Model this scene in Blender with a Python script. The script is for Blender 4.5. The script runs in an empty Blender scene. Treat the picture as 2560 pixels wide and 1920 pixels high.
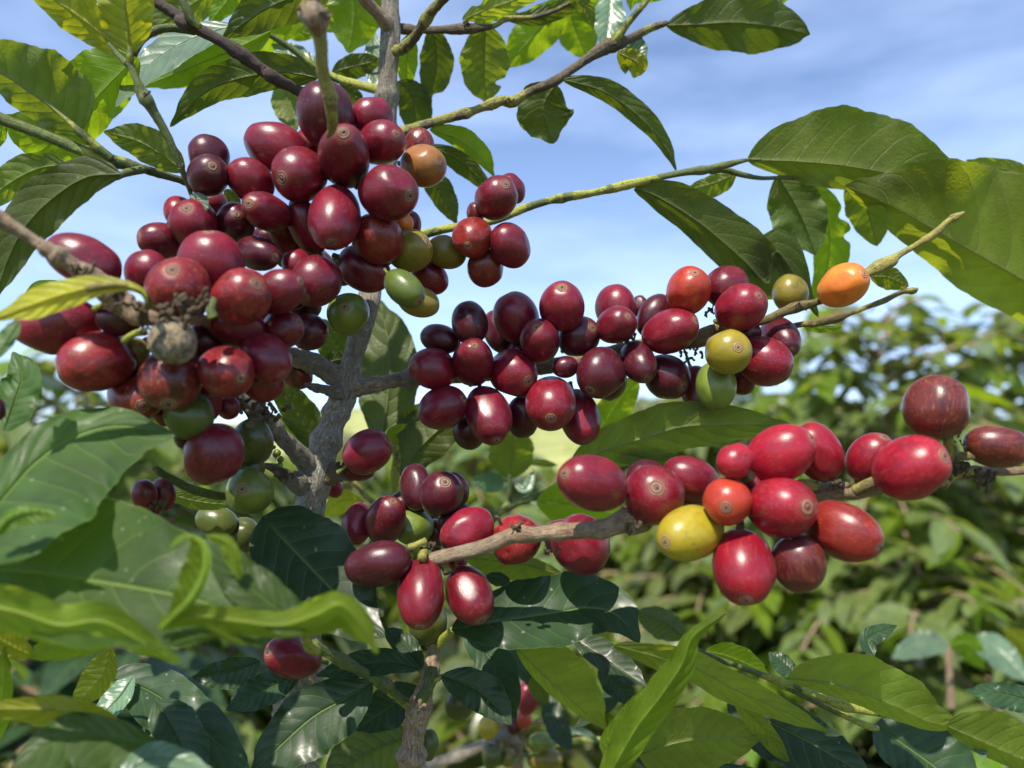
import bpy, math, random
import numpy as np
from mathutils import Vector, Matrix, Quaternion
R = math.radians
random.seed(7); rng = np.random.default_rng(7)
scene = bpy.context.scene
col = scene.collection

# ---------------------------------------------------------------- camera, sky, sun, exposure
FPX = 1923.0                      # focal length in photo pixels (2560 wide)
PITCH = R(6.0)
CAM = Vector((0, 0, 1.30))
FW = Vector((0, math.cos(PITCH), math.sin(PITCH))); UP = Vector((0, -math.sin(PITCH), math.cos(PITCH))); RT = Vector((1, 0, 0))
cd = bpy.data.cameras.new('camera'); cam = bpy.data.objects.new('camera', cd); col.objects.link(cam)
cam.location = CAM; cam.rotation_euler = (R(90) + PITCH, 0, 0)
cd.sensor_width = 36; cd.lens = 36 * FPX / 2560; cd.clip_start = 0.01; cd.clip_end = 2000
cd.dof.use_dof = True; cd.dof.focus_distance = 0.225; cd.dof.aperture_fstop = 10; cd.dof.aperture_blades = 0
scene.camera = cam
SUN = (RT * -0.21 + UP * 0.85 - FW * 0.45).normalized()
w = bpy.data.worlds.new('World'); scene.world = w; w.use_nodes = True
nt = w.node_tree; N = nt.nodes; L = nt.links
bg = N['Background']; bg.inputs['Strength'].default_value = 0.15
sky = N.new('ShaderNodeTexSky'); sky.sky_type = 'NISHITA'; sky.sun_disc = False
sky.sun_elevation = math.asin(SUN.z); sky.sun_rotation = math.atan2(SUN.x, SUN.y); sky.altitude = 1500; sky.air_density = 1.0; sky.dust_density = 0.6; sky.ozone_density = 2.2
tc = N.new('ShaderNodeTexCoord'); mp = N.new('ShaderNodeMapping'); mp.inputs['Scale'].default_value = (1.2, 1.2, 4.5); mp.inputs['Rotation'].default_value = (0.1, 0.18, 0.4)
no = N.new('ShaderNodeTexNoise'); no.inputs['Scale'].default_value = 2.1; no.inputs['Detail'].default_value = 7; no.inputs['Roughness'].default_value = 0.55
cr = N.new('ShaderNodeMapRange'); cr.inputs['From Min'].default_value = 0.4; cr.inputs['From Max'].default_value = 0.74; cr.inputs['To Min'].default_value = 0.15
sx = N.new('ShaderNodeSeparateXYZ'); lo = N.new('ShaderNodeMapRange')       # more cloud veil low over the horizon
lo.inputs['From Min'].default_value = -0.02; lo.inputs['From Max'].default_value = 0.42; lo.inputs['To Min'].default_value = 1.0; lo.inputs['To Max'].default_value = 0.0
ad = N.new('ShaderNodeMath'); ad.operation = 'MULTIPLY'; ad2 = N.new('ShaderNodeMath'); ad2.operation = 'MULTIPLY_ADD'; ad2.use_clamp = True
mx = N.new('ShaderNodeMix'); mx.data_type = 'RGBA'; mx.inputs['B'].default_value = (5.6, 6.9, 9.6, 1)
tint = N.new('ShaderNodeMix'); tint.data_type = 'RGBA'; tint.blend_type = 'MULTIPLY'; tint.inputs['Factor'].default_value = 1; tint.inputs['B'].default_value = (0.90, 0.95, 1.03, 1)
L.new(tc.outputs['Generated'], mp.inputs['Vector']); L.new(mp.outputs[0], no.inputs['Vector']); L.new(no.outputs['Fac'], cr.inputs['Value'])
L.new(tc.outputs['Generated'], sx.inputs[0]); L.new(sx.outputs['Z'], lo.inputs['Value'])
L.new(lo.outputs[0], ad.inputs[0]); ad.inputs[1].default_value = 0.28
L.new(cr.outputs[0], ad2.inputs[0]); ad2.inputs[1].default_value = 0.42; L.new(ad.outputs[0], ad2.inputs[2])
L.new(sky.outputs[0], tint.inputs['A']); L.new(tint.outputs['Result'], mx.inputs['A']); L.new(ad2.outputs[0], mx.inputs['Factor']); L.new(mx.outputs['Result'], bg.inputs['Color'])
sd = bpy.data.lights.new('sun', 'SUN'); sd.energy = 5.0; sd.angle = R(0.6); sd.color = (1.0, 0.93, 0.80)
so = bpy.data.objects.new('sun', sd); col.objects.link(so); so.location = (0, 0, 30)
so.rotation_mode = 'QUATERNION'; so.rotation_quaternion = SUN.to_track_quat('Z', 'Y')
scene.view_settings.view_transform = 'Standard'; scene.view_settings.look = 'None'; scene.view_settings.exposure = 0.5; scene.view_settings.gamma = 1
scene.cycles.max_bounces = 8; scene.cycles.transmission_bounces = 6; scene.cycles.transparent_max_bounces = 8

# ---------------------------------------------------------------- points of the photo at real distances
TO = {'A': (0, 0), 'B': (780, 0), 'C': (1560, 0), 'D': (0, 585), 'E': (780, 585), 'F': (1560, 585), 'G': (0, 1170), 'H': (780, 1170), 'I': (1560, 1170)}
K = 2.212
def nat(t, x, y): o = TO[t]; return o[0] + x / K, o[1] + y / K
def unproj(x, y, d): x, y, d = float(x), float(y), float(d); return CAM + (FW + RT * ((x - 1280) / FPX) + UP * ((960 - y) / FPX)) * d
def parse(tok, cur):
    if tok[0].isalpha(): cur = tok[0]; tok = tok[1:]
    return cur, [float(v) for v in tok.split(',')]

# ---------------------------------------------------------------- object helpers
WORLD = {}
def put(o, parent, loc):
    col.objects.link(o); WORLD[o.name] = Vector(loc)
    if parent is not None:
        o.parent = parent; o.location = Vector(loc) - WORLD[parent.name]
    else: o.location = loc
    return o
def thing(name, label, cat, loc, group=None):
    o = bpy.data.objects.new(name, None); o.empty_display_size = 0.02
    o['label'] = label; o['category'] = cat
    if group: o['group'] = group
    return put(o, None, loc)
def mesh_obj(name, V, F, mat, parent, uv=None, loc=None, smooth=True, label=None):
    V = np.asarray(V, dtype=float)
    if loc is None: loc = Vector(V[0])
    me = bpy.data.meshes.new(name); me.from_pydata((V - np.array(loc)).tolist(), [], F)
    me.materials.append(mat)
    if uv is not None:
        ul = me.uv_layers.new(name='UVMap'); idx = np.empty(len(me.loops), dtype=np.int32); me.loops.foreach_get('vertex_index', idx)
        ul.data.foreach_set('uv', np.asarray(uv, dtype=np.float32)[idx].ravel())
    if smooth: me.polygons.foreach_set('use_smooth', [True] * len(me.polygons))
    me.update(); o = bpy.data.objects.new(name, me)
    if label: o['label'] = label
    return put(o, parent, loc)

def crom(P, n):
    P = np.asarray(P, float); m = len(P)
    if m == 2: return P[0] + (P[1] - P[0]) * np.linspace(0, 1, n)[:, None]
    Q = np.vstack([2 * P[0] - P[1], P, 2 * P[-1] - P[-2]]); out = []
    seg = np.linalg.norm(np.diff(P[:, :2], axis=0), axis=1) + 1e-6; cum = np.r_[0, np.cumsum(seg)] / seg.sum()
    for s in np.linspace(0, 1, n):
        i = min(int(np.searchsorted(cum, s, side='right')) - 1, m - 2); t = (s - cum[i]) / (cum[i + 1] - cum[i]); t = min(max(t, 0), 1)
        a, b, c, d = Q[i], Q[i + 1], Q[i + 2], Q[i + 3]
        out.append(0.5 * ((2 * b) + (-a + c) * t + (2 * a - 5 * b + 4 * c - d) * t * t + (-a + 3 * b - 3 * c + d) * t ** 3))
    return np.array(out)

# ---------------------------------------------------------------- materials
def newmat(name):
    m = bpy.data.materials.new(name); m.use_nodes = True; return m, m.node_tree.nodes, m.node_tree.links, m.node_tree.nodes['Principled BSDF']
def mnode(N, L, op, a, b=None, c=None, clamp=False):
    n = N.new('ShaderNodeMath'); n.operation = op; n.use_clamp = clamp
    for i, v in enumerate((a, b, c)):
        if v is None: continue
        if hasattr(v, 'is_linked') or hasattr(v, 'links'): L.new(v, n.inputs[i])
        else: n.inputs[i].default_value = v
    return n.outputs[0]
def mixc(N, L, f, a, b, mode='MIX'):
    n = N.new('ShaderNodeMix'); n.data_type = 'RGBA'; n.blend_type = mode
    for k, v in (('Factor', f), ('A', a), ('B', b)):
        if hasattr(v, 'links'): L.new(v, n.inputs[k])
        elif isinstance(v, tuple): n.inputs[k].default_value = (*v[:3], 1)
        else: n.inputs[k].default_value = v
    return n.outputs['Result']
def ramp(N, L, v, lo_, hi, a=0.0, b=1.0):
    n = N.new('ShaderNodeMapRange'); n.interpolation_type = 'SMOOTHSTEP'; L.new(v, n.inputs['Value'])
    n.inputs['From Min'].default_value = lo_; n.inputs['From Max'].default_value = hi; n.inputs['To Min'].default_value = a; n.inputs['To Max'].default_value = b
    return n.outputs[0]
def noise(N, L, vec, sc, det=3, rough=0.5, off=None):
    n = N.new('ShaderNodeTexNoise'); n.inputs['Scale'].default_value = sc; n.inputs['Detail'].default_value = det; n.inputs['Roughness'].default_value = rough
    L.new(vec, n.inputs['Vector']); return n.outputs['Fac']

def leaf_mat(name, base, vein, trans, tw, rough, coat=0.0, bump=0.5, spots=(0.25, 0.16, 0.03), spotw=0.25, nv=9):
    m, N, L, p = newmat(name)
    uv = N.new('ShaderNodeUVMap').outputs[0]; oi = N.new('ShaderNodeObjectInfo'); geo = N.new('ShaderNodeTexCoord')
    s = N.new('ShaderNodeSeparateXYZ'); L.new(uv, s.inputs[0])
    t = mnode(N, L, 'MULTIPLY', mnode(N, L, 'ABSOLUTE', mnode(N, L, 'SUBTRACT', s.outputs['Y'], 0.5)), 2.0)
    ph = mnode(N, L, 'SUBTRACT', s.outputs['X'], mnode(N, L, 'MULTIPLY', mnode(N, L, 'POWER', t, 1.35), 0.2))
    ph = mnode(N, L, 'ADD', ph, mnode(N, L, 'MULTIPLY', mnode(N, L, 'GREATER_THAN', s.outputs['Y'], 0.5), 0.045))
    wob = noise(N, L, geo.outputs['Object'], 35, 2)
    ph = mnode(N, L, 'ADD', ph, mnode(N, L, 'MULTIPLY', mnode(N, L, 'SUBTRACT', wob, 0.5), 0.05))
    fr = mnode(N, L, 'FRACT', mnode(N, L, 'MULTIPLY', ph, float(nv)))
    dist = mnode(N, L, 'ABSOLUTE', mnode(N, L, 'SUBTRACT', fr, 0.5))       # 0.5 at the vein
    lat = mnode(N, L, 'MULTIPLY', ramp(N, L, dist, 0.46, 0.49), ramp(N, L, t, 0.97, 0.6)); edge = ramp(N, L, t, 0.972, 0.992); shade = ramp(N, L, fr, 0.0, 1.0, 0.86, 1.14)  # shade: rib shading painted as a tone step between veins
    mid = ramp(N, L, t, 0.045, 0.012)
    vm = mnode(N, L, 'MAXIMUM', mnode(N, L, 'MULTIPLY', lat, 0.6), mid)
    n1 = noise(N, L, geo.outputs['Object'], 55, 4, 0.6); n2 = noise(N, L, geo.outputs['Object'], 260, 3, 0.6)
    vo = N.new('ShaderNodeTexVoronoi'); vo.feature = 'DISTANCE_TO_EDGE'; vo.inputs['Scale'].default_value = 600; L.new(geo.outputs['Object'], vo.inputs['Vector'])
    cc = mixc(N, L, ramp(N, L, n1, 0.25, 0.75), tuple(v * 0.68 for v in base), tuple(v * 1.3 for v in base))
    rnd = N.new('ShaderNodeHueSaturation'); L.new(mnode(N, L, 'MULTIPLY_ADD', oi.outputs['Random'], 0.035, 0.485), rnd.inputs['Hue']); L.new(mnode(N, L, 'MULTIPLY_ADD', oi.outputs['Random'], 0.5, 0.75), rnd.inputs['Value']); L.new(cc, rnd.inputs['Color'])
    hv = N.new('ShaderNodeHueSaturation'); L.new(rnd.outputs[0], hv.inputs['Color']); L.new(shade, hv.inputs['Value']); cc = mixc(N, L, mnode(N, L, 'MAXIMUM', vm, mnode(N, L, 'MULTIPLY', edge, 0.7)), hv.outputs[0], vein)
    sp = mnode(N, L, 'MULTIPLY', ramp(N, L, noise(N, L, geo.outputs['Object'], 22, 6, 0.7), 0.60, 0.74), spotw)
    cc = mixc(N, L, sp, cc, spots)
    dv = N.new('ShaderNodeTexVoronoi'); dv.inputs['Scale'].default_value = 330; L.new(geo.outputs['Object'], dv.inputs['Vector'])   # dust and lichen flecks
    dust = mnode(N, L, 'MULTIPLY', ramp(N, L, dv.outputs['Distance'], 0.2, 0.08), ramp(N, L, noise(N, L, geo.outputs['Object'], 90, 2), 0.54, 0.66))
    cc = mixc(N, L, mnode(N, L, 'MULTIPLY', dust, 0.45), cc, (0.4, 0.42, 0.33))
    L.new(cc, p.inputs['Base Color'])
    L.new(mnode(N, L, 'MULTIPLY_ADD', n2, 0.22, rough - 0.08), p.inputs['Roughness'])
    p.inputs['Coat Weight'].default_value = coat; p.inputs['Coat Roughness'].default_value = 0.22; p.inputs['Specular IOR Level'].default_value = 0.3 if name.startswith('leaf_upper') else 0.45
    hgt = mnode(N, L, 'ADD', mnode(N, L, 'MULTIPLY', mnode(N, L, 'SINE', mnode(N, L, 'MULTIPLY', fr, math.pi)), 0.5), mnode(N, L, 'MULTIPLY', vo.outputs['Distance'], 0.35))
    hgt = mnode(N, L, 'ADD', hgt, mnode(N, L, 'MULTIPLY', n2, 0.35)); hgt = mnode(N, L, 'SUBTRACT', hgt, mnode(N, L, 'MULTIPLY', vm, 0.4))
    b = N.new('ShaderNodeBump'); b.inputs['Strength'].default_value = bump; b.inputs['Distance'].default_value = 0.0008; L.new(hgt, b.inputs['Height']); L.new(b.outputs[0], p.inputs['Normal'])
    tr = N.new('ShaderNodeBsdfTranslucent'); L.new(b.outputs[0], tr.inputs['Normal'])
    tcx = mixc(N, L, mnode(N, L, 'MULTIPLY', vm, 0.65), mixc(N, L, ramp(N, L, n1, 0.3, 0.7), tuple(v * 0.7 for v in trans), trans), tuple(v * 0.45 for v in trans)); tcx = mixc(N, L, sp, tcx, spots)
    L.new(tcx, tr.inputs['Color'])
    ms = N.new('ShaderNodeMixShader'); ms.inputs[0].default_value = tw; L.new(p.outputs[0], ms.inputs[1]); L.new(tr.outputs[0], ms.inputs[2]); L.new(ms.outputs[0], N['Material Output'].inputs['Surface'])
    return m
LM = {
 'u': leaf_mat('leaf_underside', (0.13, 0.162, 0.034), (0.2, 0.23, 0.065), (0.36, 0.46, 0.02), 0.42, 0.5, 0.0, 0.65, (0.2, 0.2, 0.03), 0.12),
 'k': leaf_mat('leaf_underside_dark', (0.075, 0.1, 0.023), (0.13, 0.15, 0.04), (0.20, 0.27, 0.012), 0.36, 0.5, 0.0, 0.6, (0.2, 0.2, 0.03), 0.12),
 'o': leaf_mat('leaf_olive', (0.115, 0.15, 0.025), (0.22, 0.25, 0.07), (0.55, 0.62, 0.025), 0.48, 0.5, 0.0, 0.65, (0.32, 0.2, 0.02), 0.22),
 't': leaf_mat('leaf_upper', (0.024, 0.05, 0.018), (0.09, 0.14, 0.035), (0.09, 0.2, 0.015), 0.2, 0.46, 0.12, 0.2, (0.05, 0.1, 0.03), 0.3),
 'T': leaf_mat('leaf_upper_green', (0.044, 0.082, 0.018), (0.13, 0.19, 0.04), (0.24, 0.42, 0.015), 0.36, 0.48, 0.03, 0.22, (0.1, 0.18, 0.03), 0.3),
 'v': leaf_mat('leaf_bush', (0.13, 0.17, 0.05), (0.18, 0.22, 0.08), (0.46, 0.58, 0.06), 0.34, 0.26, 0.6, 0.3, (0.16, 0.18, 0.03), 0.3),
 'b': leaf_mat('leaf_young', (0.125, 0.2, 0.015), (0.25, 0.33, 0.05), (0.48, 0.66, 0.015), 0.5, 0.42, 0.1, 0.45, (0.3, 0.3, 0.02), 0.2),
 'l': leaf_mat('leaf_lime', (0.19, 0.28, 0.028), (0.4, 0.45, 0.08), (0.66, 0.8, 0.04), 0.5, 0.5, 0.0, 0.3, (0.4, 0.35, 0.05), 0.15),
 'Y': leaf_mat('leaf_golden', (0.38, 0.35, 0.02), (0.5, 0.45, 0.07), (0.9, 0.8, 0.03), 0.45, 0.42, 0.1, 0.45, (0.3, 0.16, 0.02), 0.4),
 'y': leaf_mat('leaf_yellowish', (0.26, 0.27, 0.02), (0.38, 0.36, 0.06), (0.62, 0.64, 0.02), 0.45, 0.45, 0.05, 0.5, (0.3, 0.2, 0.02), 0.12),
 'w': leaf_mat('leaf_glare_grey', (0.12, 0.19, 0.11), (0.2, 0.28, 0.15), (0.2, 0.4, 0.1), 0.3, 0.34, 0.4, 0.3),  # pale base: sky glare put into the colour, also some grey-green leaves
}
def bark_mat(name, a, b_, patch, pw, scale=1.0, bump=0.6):
    m, N, L, p = newmat(name); g = N.new('ShaderNodeTexCoord').outputs['Object']; uv = N.new('ShaderNodeUVMap').outputs[0]
    mpn = N.new('ShaderNodeMapping'); mpn.inputs['Scale'].default_value = (30 * scale, 2.2, 1); L.new(uv, mpn.inputs[0])
    ns = noise(N, L, mpn.outputs[0], 2.2, 6, 0.65)                         # along the stem
    n1 = noise(N, L, g, 420 * scale, 6, 0.7); n2 = noise(N, L, g, 110 * scale, 5, 0.65); n3 = noise(N, L, g, 1400, 3, 0.6)
    mp2 = N.new('ShaderNodeMapping'); mp2.inputs['Scale'].default_value = (5 * scale, 5, 1); L.new(uv, mp2.inputs[0])
    vo = N.new('ShaderNodeTexVoronoi'); vo.feature = 'DISTANCE_TO_EDGE'; vo.inputs['Scale'].default_value = 7 * scale; vo.inputs['Randomness'].default_value = 1
    wv = N.new('ShaderNodeVectorMath'); wv.operation = 'ADD'; L.new(mp2.outputs[0], wv.inputs[0]); cmb = N.new('ShaderNodeCombineXYZ'); L.new(n2, cmb.inputs[0]); L.new(n1, cmb.inputs[1]); L.new(cmb.outputs[0], wv.inputs[1]); L.new(wv.outputs[0], vo.inputs['Vector'])
    crack = ramp(N, L, vo.outputs['Distance'], 0.05, 0.0)
    c = mixc(N, L, ramp(N, L, mnode(N, L, 'ADD', mnode(N, L, 'MULTIPLY', ns, 0.6), mnode(N, L, 'MULTIPLY', n1, 0.4)), 0.36, 0.62), a, b_)
    c = mixc(N, L, mnode(N, L, 'MULTIPLY', ramp(N, L, n2, 0.53, 0.57), pw), c, patch)
    c = mixc(N, L, mnode(N, L, 'MULTIPLY', crack, 0.65), c, tuple(v * 0.3 for v in a))
    L.new(c, p.inputs['Base Color']); p.inputs['Roughness'].default_value = 0.72
    h = mnode(N, L, 'SUBTRACT', mnode(N, L, 'ADD', mnode(N, L, 'ADD', ns, mnode(N, L, 'MULTIPLY', n1, 0.6)), mnode(N, L, 'MULTIPLY', n3, 0.2)), mnode(N, L, 'MULTIPLY', crack, 0.7))
    bu = N.new('ShaderNodeBump'); bu.inputs['Strength'].default_value = bump; bu.inputs['Distance'].default_value = 0.001; L.new(h, bu.inputs['Height']); L.new(bu.outputs[0], p.inputs['Normal'])
    return m
BM = {
 'g': bark_mat('bark_grey', (0.36, 0.27, 0.18), (0.80, 0.71, 0.56), (0.55, 0.56, 0.46), 0.6, 1.4, 1.3),
 'b': bark_mat('bark_brown', (0.21, 0.125, 0.072), (0.52, 0.37, 0.235), (0.38, 0.34, 0.23), 0.4, 1.0, 0.8),
 'd': bark_mat('bark_dark', (0.045, 0.03, 0.028), (0.11, 0.07, 0.055), (0.14, 0.12, 0.07), 0.35, 1.0, 0.7),
 's': bark_mat('stem_green', (0.055, 0.08, 0.02), (0.12, 0.15, 0.035), (0.36, 0.37, 0.05), 0.8, 0.35, 0.35),
 'e': bark_mat('stem_green_brown', (0.06, 0.042, 0.028), (0.13, 0.10, 0.045), (0.27, 0.26, 0.05), 0.8, 0.35, 0.5),
 'l': bark_mat('stem_yellow', (0.17, 0.15, 0.035), (0.36, 0.32, 0.07), (0.08, 0.05, 0.025), 0.75, 0.45, 0.4),
 'k': bark_mat('dry_remnant', (0.11, 0.075, 0.045), (0.40, 0.29, 0.17), (0.16, 0.13, 0.07), 0.5, 1.0, 1.0),
}
def cherry_mat():
    m, N, L, p = newmat('cherry_skin'); g = N.new('ShaderNodeTexCoord').outputs['Object']; oi = N.new('ShaderNodeObjectInfo')
    at = N.new('ShaderNodeAttribute'); at.attribute_type = 'OBJECT'; at.attribute_name = 'tone'
    am = N.new('ShaderNodeAttribute'); am.attribute_type = 'OBJECT'; am.attribute_name = 'mottle'
    asx = N.new('ShaderNodeAttribute'); asx.attribute_type = 'OBJECT'; asx.attribute_name = 'scar'
    sh = N.new('ShaderNodeVectorMath'); sh.operation = 'ADD'; cb = N.new('ShaderNodeCombineXYZ'); L.new(mnode(N, L, 'MULTIPLY', oi.outputs['Random'], 37.0), cb.inputs[0]); L.new(g, sh.inputs[0]); L.new(cb.outputs[0], sh.inputs[1]); q = sh.outputs[0]
    s = N.new('ShaderNodeSeparateXYZ'); L.new(g, s.inputs[0]); x, y, z = s.outputs
    rho = mnode(N, L, 'SQRT', mnode(N, L, 'ADD', mnode(N, L, 'MULTIPLY', x, x), mnode(N, L, 'MULTIPLY', y, y)))
    nj = noise(N, L, q, 9, 4, 0.6)
    rr = mnode(N, L, 'DIVIDE', mnode(N, L, 'ADD', rho, mnode(N, L, 'MULTIPLY', mnode(N, L, 'SUBTRACT', nj, 0.5), 0.05)), asx.outputs['Fac'])
    top = mnode(N, L, 'GREATER_THAN', z, 0.0)
    big = noise(N, L, q, 1.1, 3, 0.6); med = noise(N, L, q, 4, 5, 0.65); fine = noise(N, L, q, 24, 4, 0.65)
    ms_ = N.new('ShaderNodeMapping'); ms_.inputs['Scale'].default_value = (9, 9, 1.3); L.new(q, ms_.inputs[0]); streak = noise(N, L, ms_.outputs[0], 1.6, 4, 0.6)
    c1 = oi.outputs['Color']; c2 = at.outputs['Color']
    f = mnode(N, L, 'ADD', mnode(N, L, 'MULTIPLY', big, 0.75), mnode(N, L, 'MULTIPLY', med, 0.25))
    f = ramp(N, L, mnode(N, L, 'ADD', f, mnode(N, L, 'MULTIPLY', am.outputs['Fac'], 0.18)), 0.34, 0.76)
    c = mixc(N, L, f, c1, c2)
    c = mixc(N, L, mnode(N, L, 'MULTIPLY', ramp(N, L, streak, 0.52, 0.75), mnode(N, L, 'MULTIPLY_ADD', am.outputs['Fac'], 0.5, 0.08)), c, (0.46, 0.16, 0.07))
    c = mixc(N, L, mnode(N, L, 'MULTIPLY', ramp(N, L, med, 0.58, 0.72), mnode(N, L, 'MULTIPLY', am.outputs['Fac'], 0.4)), c, (0.40, 0.12, 0.045))
    rndv = mnode(N, L, 'FRACT', mnode(N, L, 'MULTIPLY', oi.outputs['Random'], 7.3))
    scab = mnode(N, L, 'MULTIPLY', ramp(N, L, noise(N, L, q, 2.6, 6, 0.75), 0.60, 0.64), mnode(N, L, 'MULTIPLY', rndv, 0.8))
    c = mixc(N, L, scab, c, (0.16, 0.06, 0.035))
    bl = mnode(N, L, 'MULTIPLY', ramp(N, L, noise(N, L, q, 1.7, 6, 0.7), 0.5, 0.6), mnode(N, L, 'MULTIPLY', am.outputs['Fac'], 0.75, clamp=True))
    dk_ = N.new('ShaderNodeHueSaturation'); dk_.inputs['Value'].default_value = 0.35; L.new(c, dk_.inputs['Color']); c = mixc(N, L, bl, c, dk_.outputs[0])
    v1 = N.new('ShaderNodeTexVoronoi'); v1.inputs['Scale'].default_value = 9; L.new(q, v1.inputs['Vector'])
    lent = mnode(N, L, 'MULTIPLY', ramp(N, L, v1.outputs['Distance'], 0.13, 0.06), ramp(N, L, noise(N, L, q, 2.5, 1), 0.44, 0.6))
    c = mixc(N, L, mnode(N, L, 'MULTIPLY', lent, 0.55), c, (0.66, 0.36, 0.2))
    v2 = N.new('ShaderNodeTexVoronoi'); v2.inputs['Scale'].default_value = 30; L.new(q, v2.inputs['Vector'])
    c = mixc(N, L, mnode(N, L, 'MULTIPLY', ramp(N, L, v2.outputs['Distance'], 0.22, 0.1), 0.16), c, (0.6, 0.35, 0.3))
    # calyx scar
    halo = mnode(N, L, 'MULTIPLY', ramp(N, L, rr, 1.9, 1.0), top)
    c = mixc(N, L, mnode(N, L, 'MULTIPLY', halo, 0.22), c, (0.34, 0.13, 0.05))
    disc = mnode(N, L, 'MULTIPLY', ramp(N, L, rr, 1.04, 0.96), top)
    rings = mnode(N, L, 'MULTIPLY_ADD', mnode(N, L, 'SINE', mnode(N, L, 'MULTIPLY', rr, mnode(N, L, 'MULTIPLY_ADD', oi.outputs['Random'], 9.0, 11.0))), 0.5, 0.5)
    dc = mixc(N, L, mnode(N, L, 'MULTIPLY', rings, ramp(N, L, fine, 0.3, 0.7, 0.35, 1.0)), (0.09, 0.04, 0.025), (0.55, 0.39, 0.24))
    dc = mixc(N, L, 0.32, dc, c1); dc = mixc(N, L, mnode(N, L, 'MULTIPLY', rndv, 0.6), dc, (0.09, 0.045, 0.025))
    dc = mixc(N, L, ramp(N, L, rr, 0.22, 0.14), dc, (0.03, 0.016, 0.01))
    c = mixc(N, L, disc, c, dc)
    L.new(c, p.inputs['Base Color'])
    L.new(mnode(N, L, 'ADD', mnode(N, L, 'MULTIPLY_ADD', disc, 0.35, 0.14), mnode(N, L, 'ADD', mnode(N, L, 'MULTIPLY', fine, 0.10), mnode(N, L, 'MULTIPLY', med, 0.26))), p.inputs['Roughness'])
    p.inputs['Subsurface Weight'].default_value = 0.0
    p.inputs['Sheen Weight'].default_value = 0.02; p.inputs['Sheen Roughness'].default_value = 0.4
    h = mnode(N, L, 'ADD', mnode(N, L, 'MULTIPLY', fine, 0.10), mnode(N, L, 'MULTIPLY', med, 0.25))
    h = mnode(N, L, 'ADD', h, mnode(N, L, 'MULTIPLY', disc, mnode(N, L, 'MULTIPLY_ADD', rings, 0.5, 0.4)))
    h = mnode(N, L, 'SUBTRACT', h, mnode(N, L, 'MULTIPLY', lent, 0.12))
    bu = N.new('ShaderNodeBump'); bu.inputs['Strength'].default_value = 0.5; bu.inputs['Distance'].default_value = 0.0005; L.new(h, bu.inputs['Height']); L.new(bu.outputs[0], p.inputs['Normal'])
    return m
CM = cherry_mat()
def dry_mat():
    m, N, L, p = newmat('dry_husk'); g = N.new('ShaderNodeTexCoord').outputs['Object']
    n = noise(N, L, g, 3, 6, 0.7); n2 = noise(N, L, g, 14, 5, 0.7)
    c = mixc(N, L, ramp(N, L, n, 0.38, 0.6), (0.10, 0.075, 0.045), (0.40, 0.31, 0.19)); c = mixc(N, L, ramp(N, L, n2, 0.5, 0.7), c, (0.12, 0.09, 0.05))
    L.new(c, p.inputs['Base Color']); p.inputs['Roughness'].default_value = 0.8
    bu = N.new('ShaderNodeBump'); bu.inputs['Strength'].default_value = 0.8; bu.inputs['Distance'].default_value = 0.0008; L.new(n2, bu.inputs['Height']); L.new(bu.outputs[0], p.inputs['Normal'])
    return m
DM = dry_mat()

# ---------------------------------------------------------------- cherries
PAL = {'c': ((0.1978, 0.0069, 0.0155), (0.1032, 0.0043, 0.0103), .1), 'd': ((0.0731, 0.0052, 0.0095), (0.0430, 0.0034, 0.0069), .05), 'r': ((0.3440, 0.0060, 0.0163), (0.2494, 0.0052, 0.0129), .22),
 'R': ((0.2322, 0.0060, 0.0155), (0.1462, 0.0043, 0.0112), .16), 'x': ((0.2322, 0.0077, 0.0120), (0.2150, 0.0138, 0.0120), .8), 'O': ((0.2322, 0.0189, 0.0129), (0.1892, 0.0120, 0.0103), .35), 'o': ((0.6880, 0.2064, 0.0258), (0.6020, 0.1376, 0.0172), .2),
 'T': ((0.3956, 0.0241, 0.0129), (0.3612, 0.0387, 0.0155), .3), 'y': ((.36, .28, .014), (0.3096, 0.2408, 0.0155), .3), 'Y': ((0.3096, 0.2322, 0.0138), (0.2236, 0.1978, 0.0189), .3), 'm': ((0.2322, 0.1720, 0.0172), (0.1720, 0.1462, 0.0172), .4),
 'g': ((0.0645, 0.1032, 0.0155), (0.1032, 0.1376, 0.0172), .1), 'G': ((0.1634, 0.2150, 0.0258), (0.1032, 0.1548, 0.0215), .15), 'D': ((0.0516, 0.0774, 0.0129), (0.0860, 0.1032, 0.0172), .2), 'b': ((0.1462, 0.0086, 0.0120), (0.1548, 0.0189, 0.0138), .8),
 'B': ((.085, .008, .02), (0.1720, 0.0301, 0.0172), .9), 'p': ((.27, .14, .03), (0.2580, 0.0860, 0.0258), .5), 'k': ((0.2580, 0.2150, 0.1290), (0.1720, 0.1290, 0.0688), .5)}
CLAB = {'o': 'orange half-ripe cherry', 'T': 'orange-red ripening cherry', 'O': 'brick-red ripening cherry', 'y': 'bright yellow unripe cherry', 'Y': 'dull yellow unripe cherry', 'm': 'olive-yellow unripe cherry', 'g': 'green unripe cherry',
 'G': 'yellow-green unripe cherry', 'D': 'dark green unripe cherry', 'B': 'blotched brown-purple overripe cherry', 'p': 'tan-orange ripening cherry', 'k': 'dry tan shrivelled cherry', 'x': 'red cherry with pale orange blush', 'd': 'dark maroon ripe cherry', 'r': 'bright red ripe cherry'}
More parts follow.
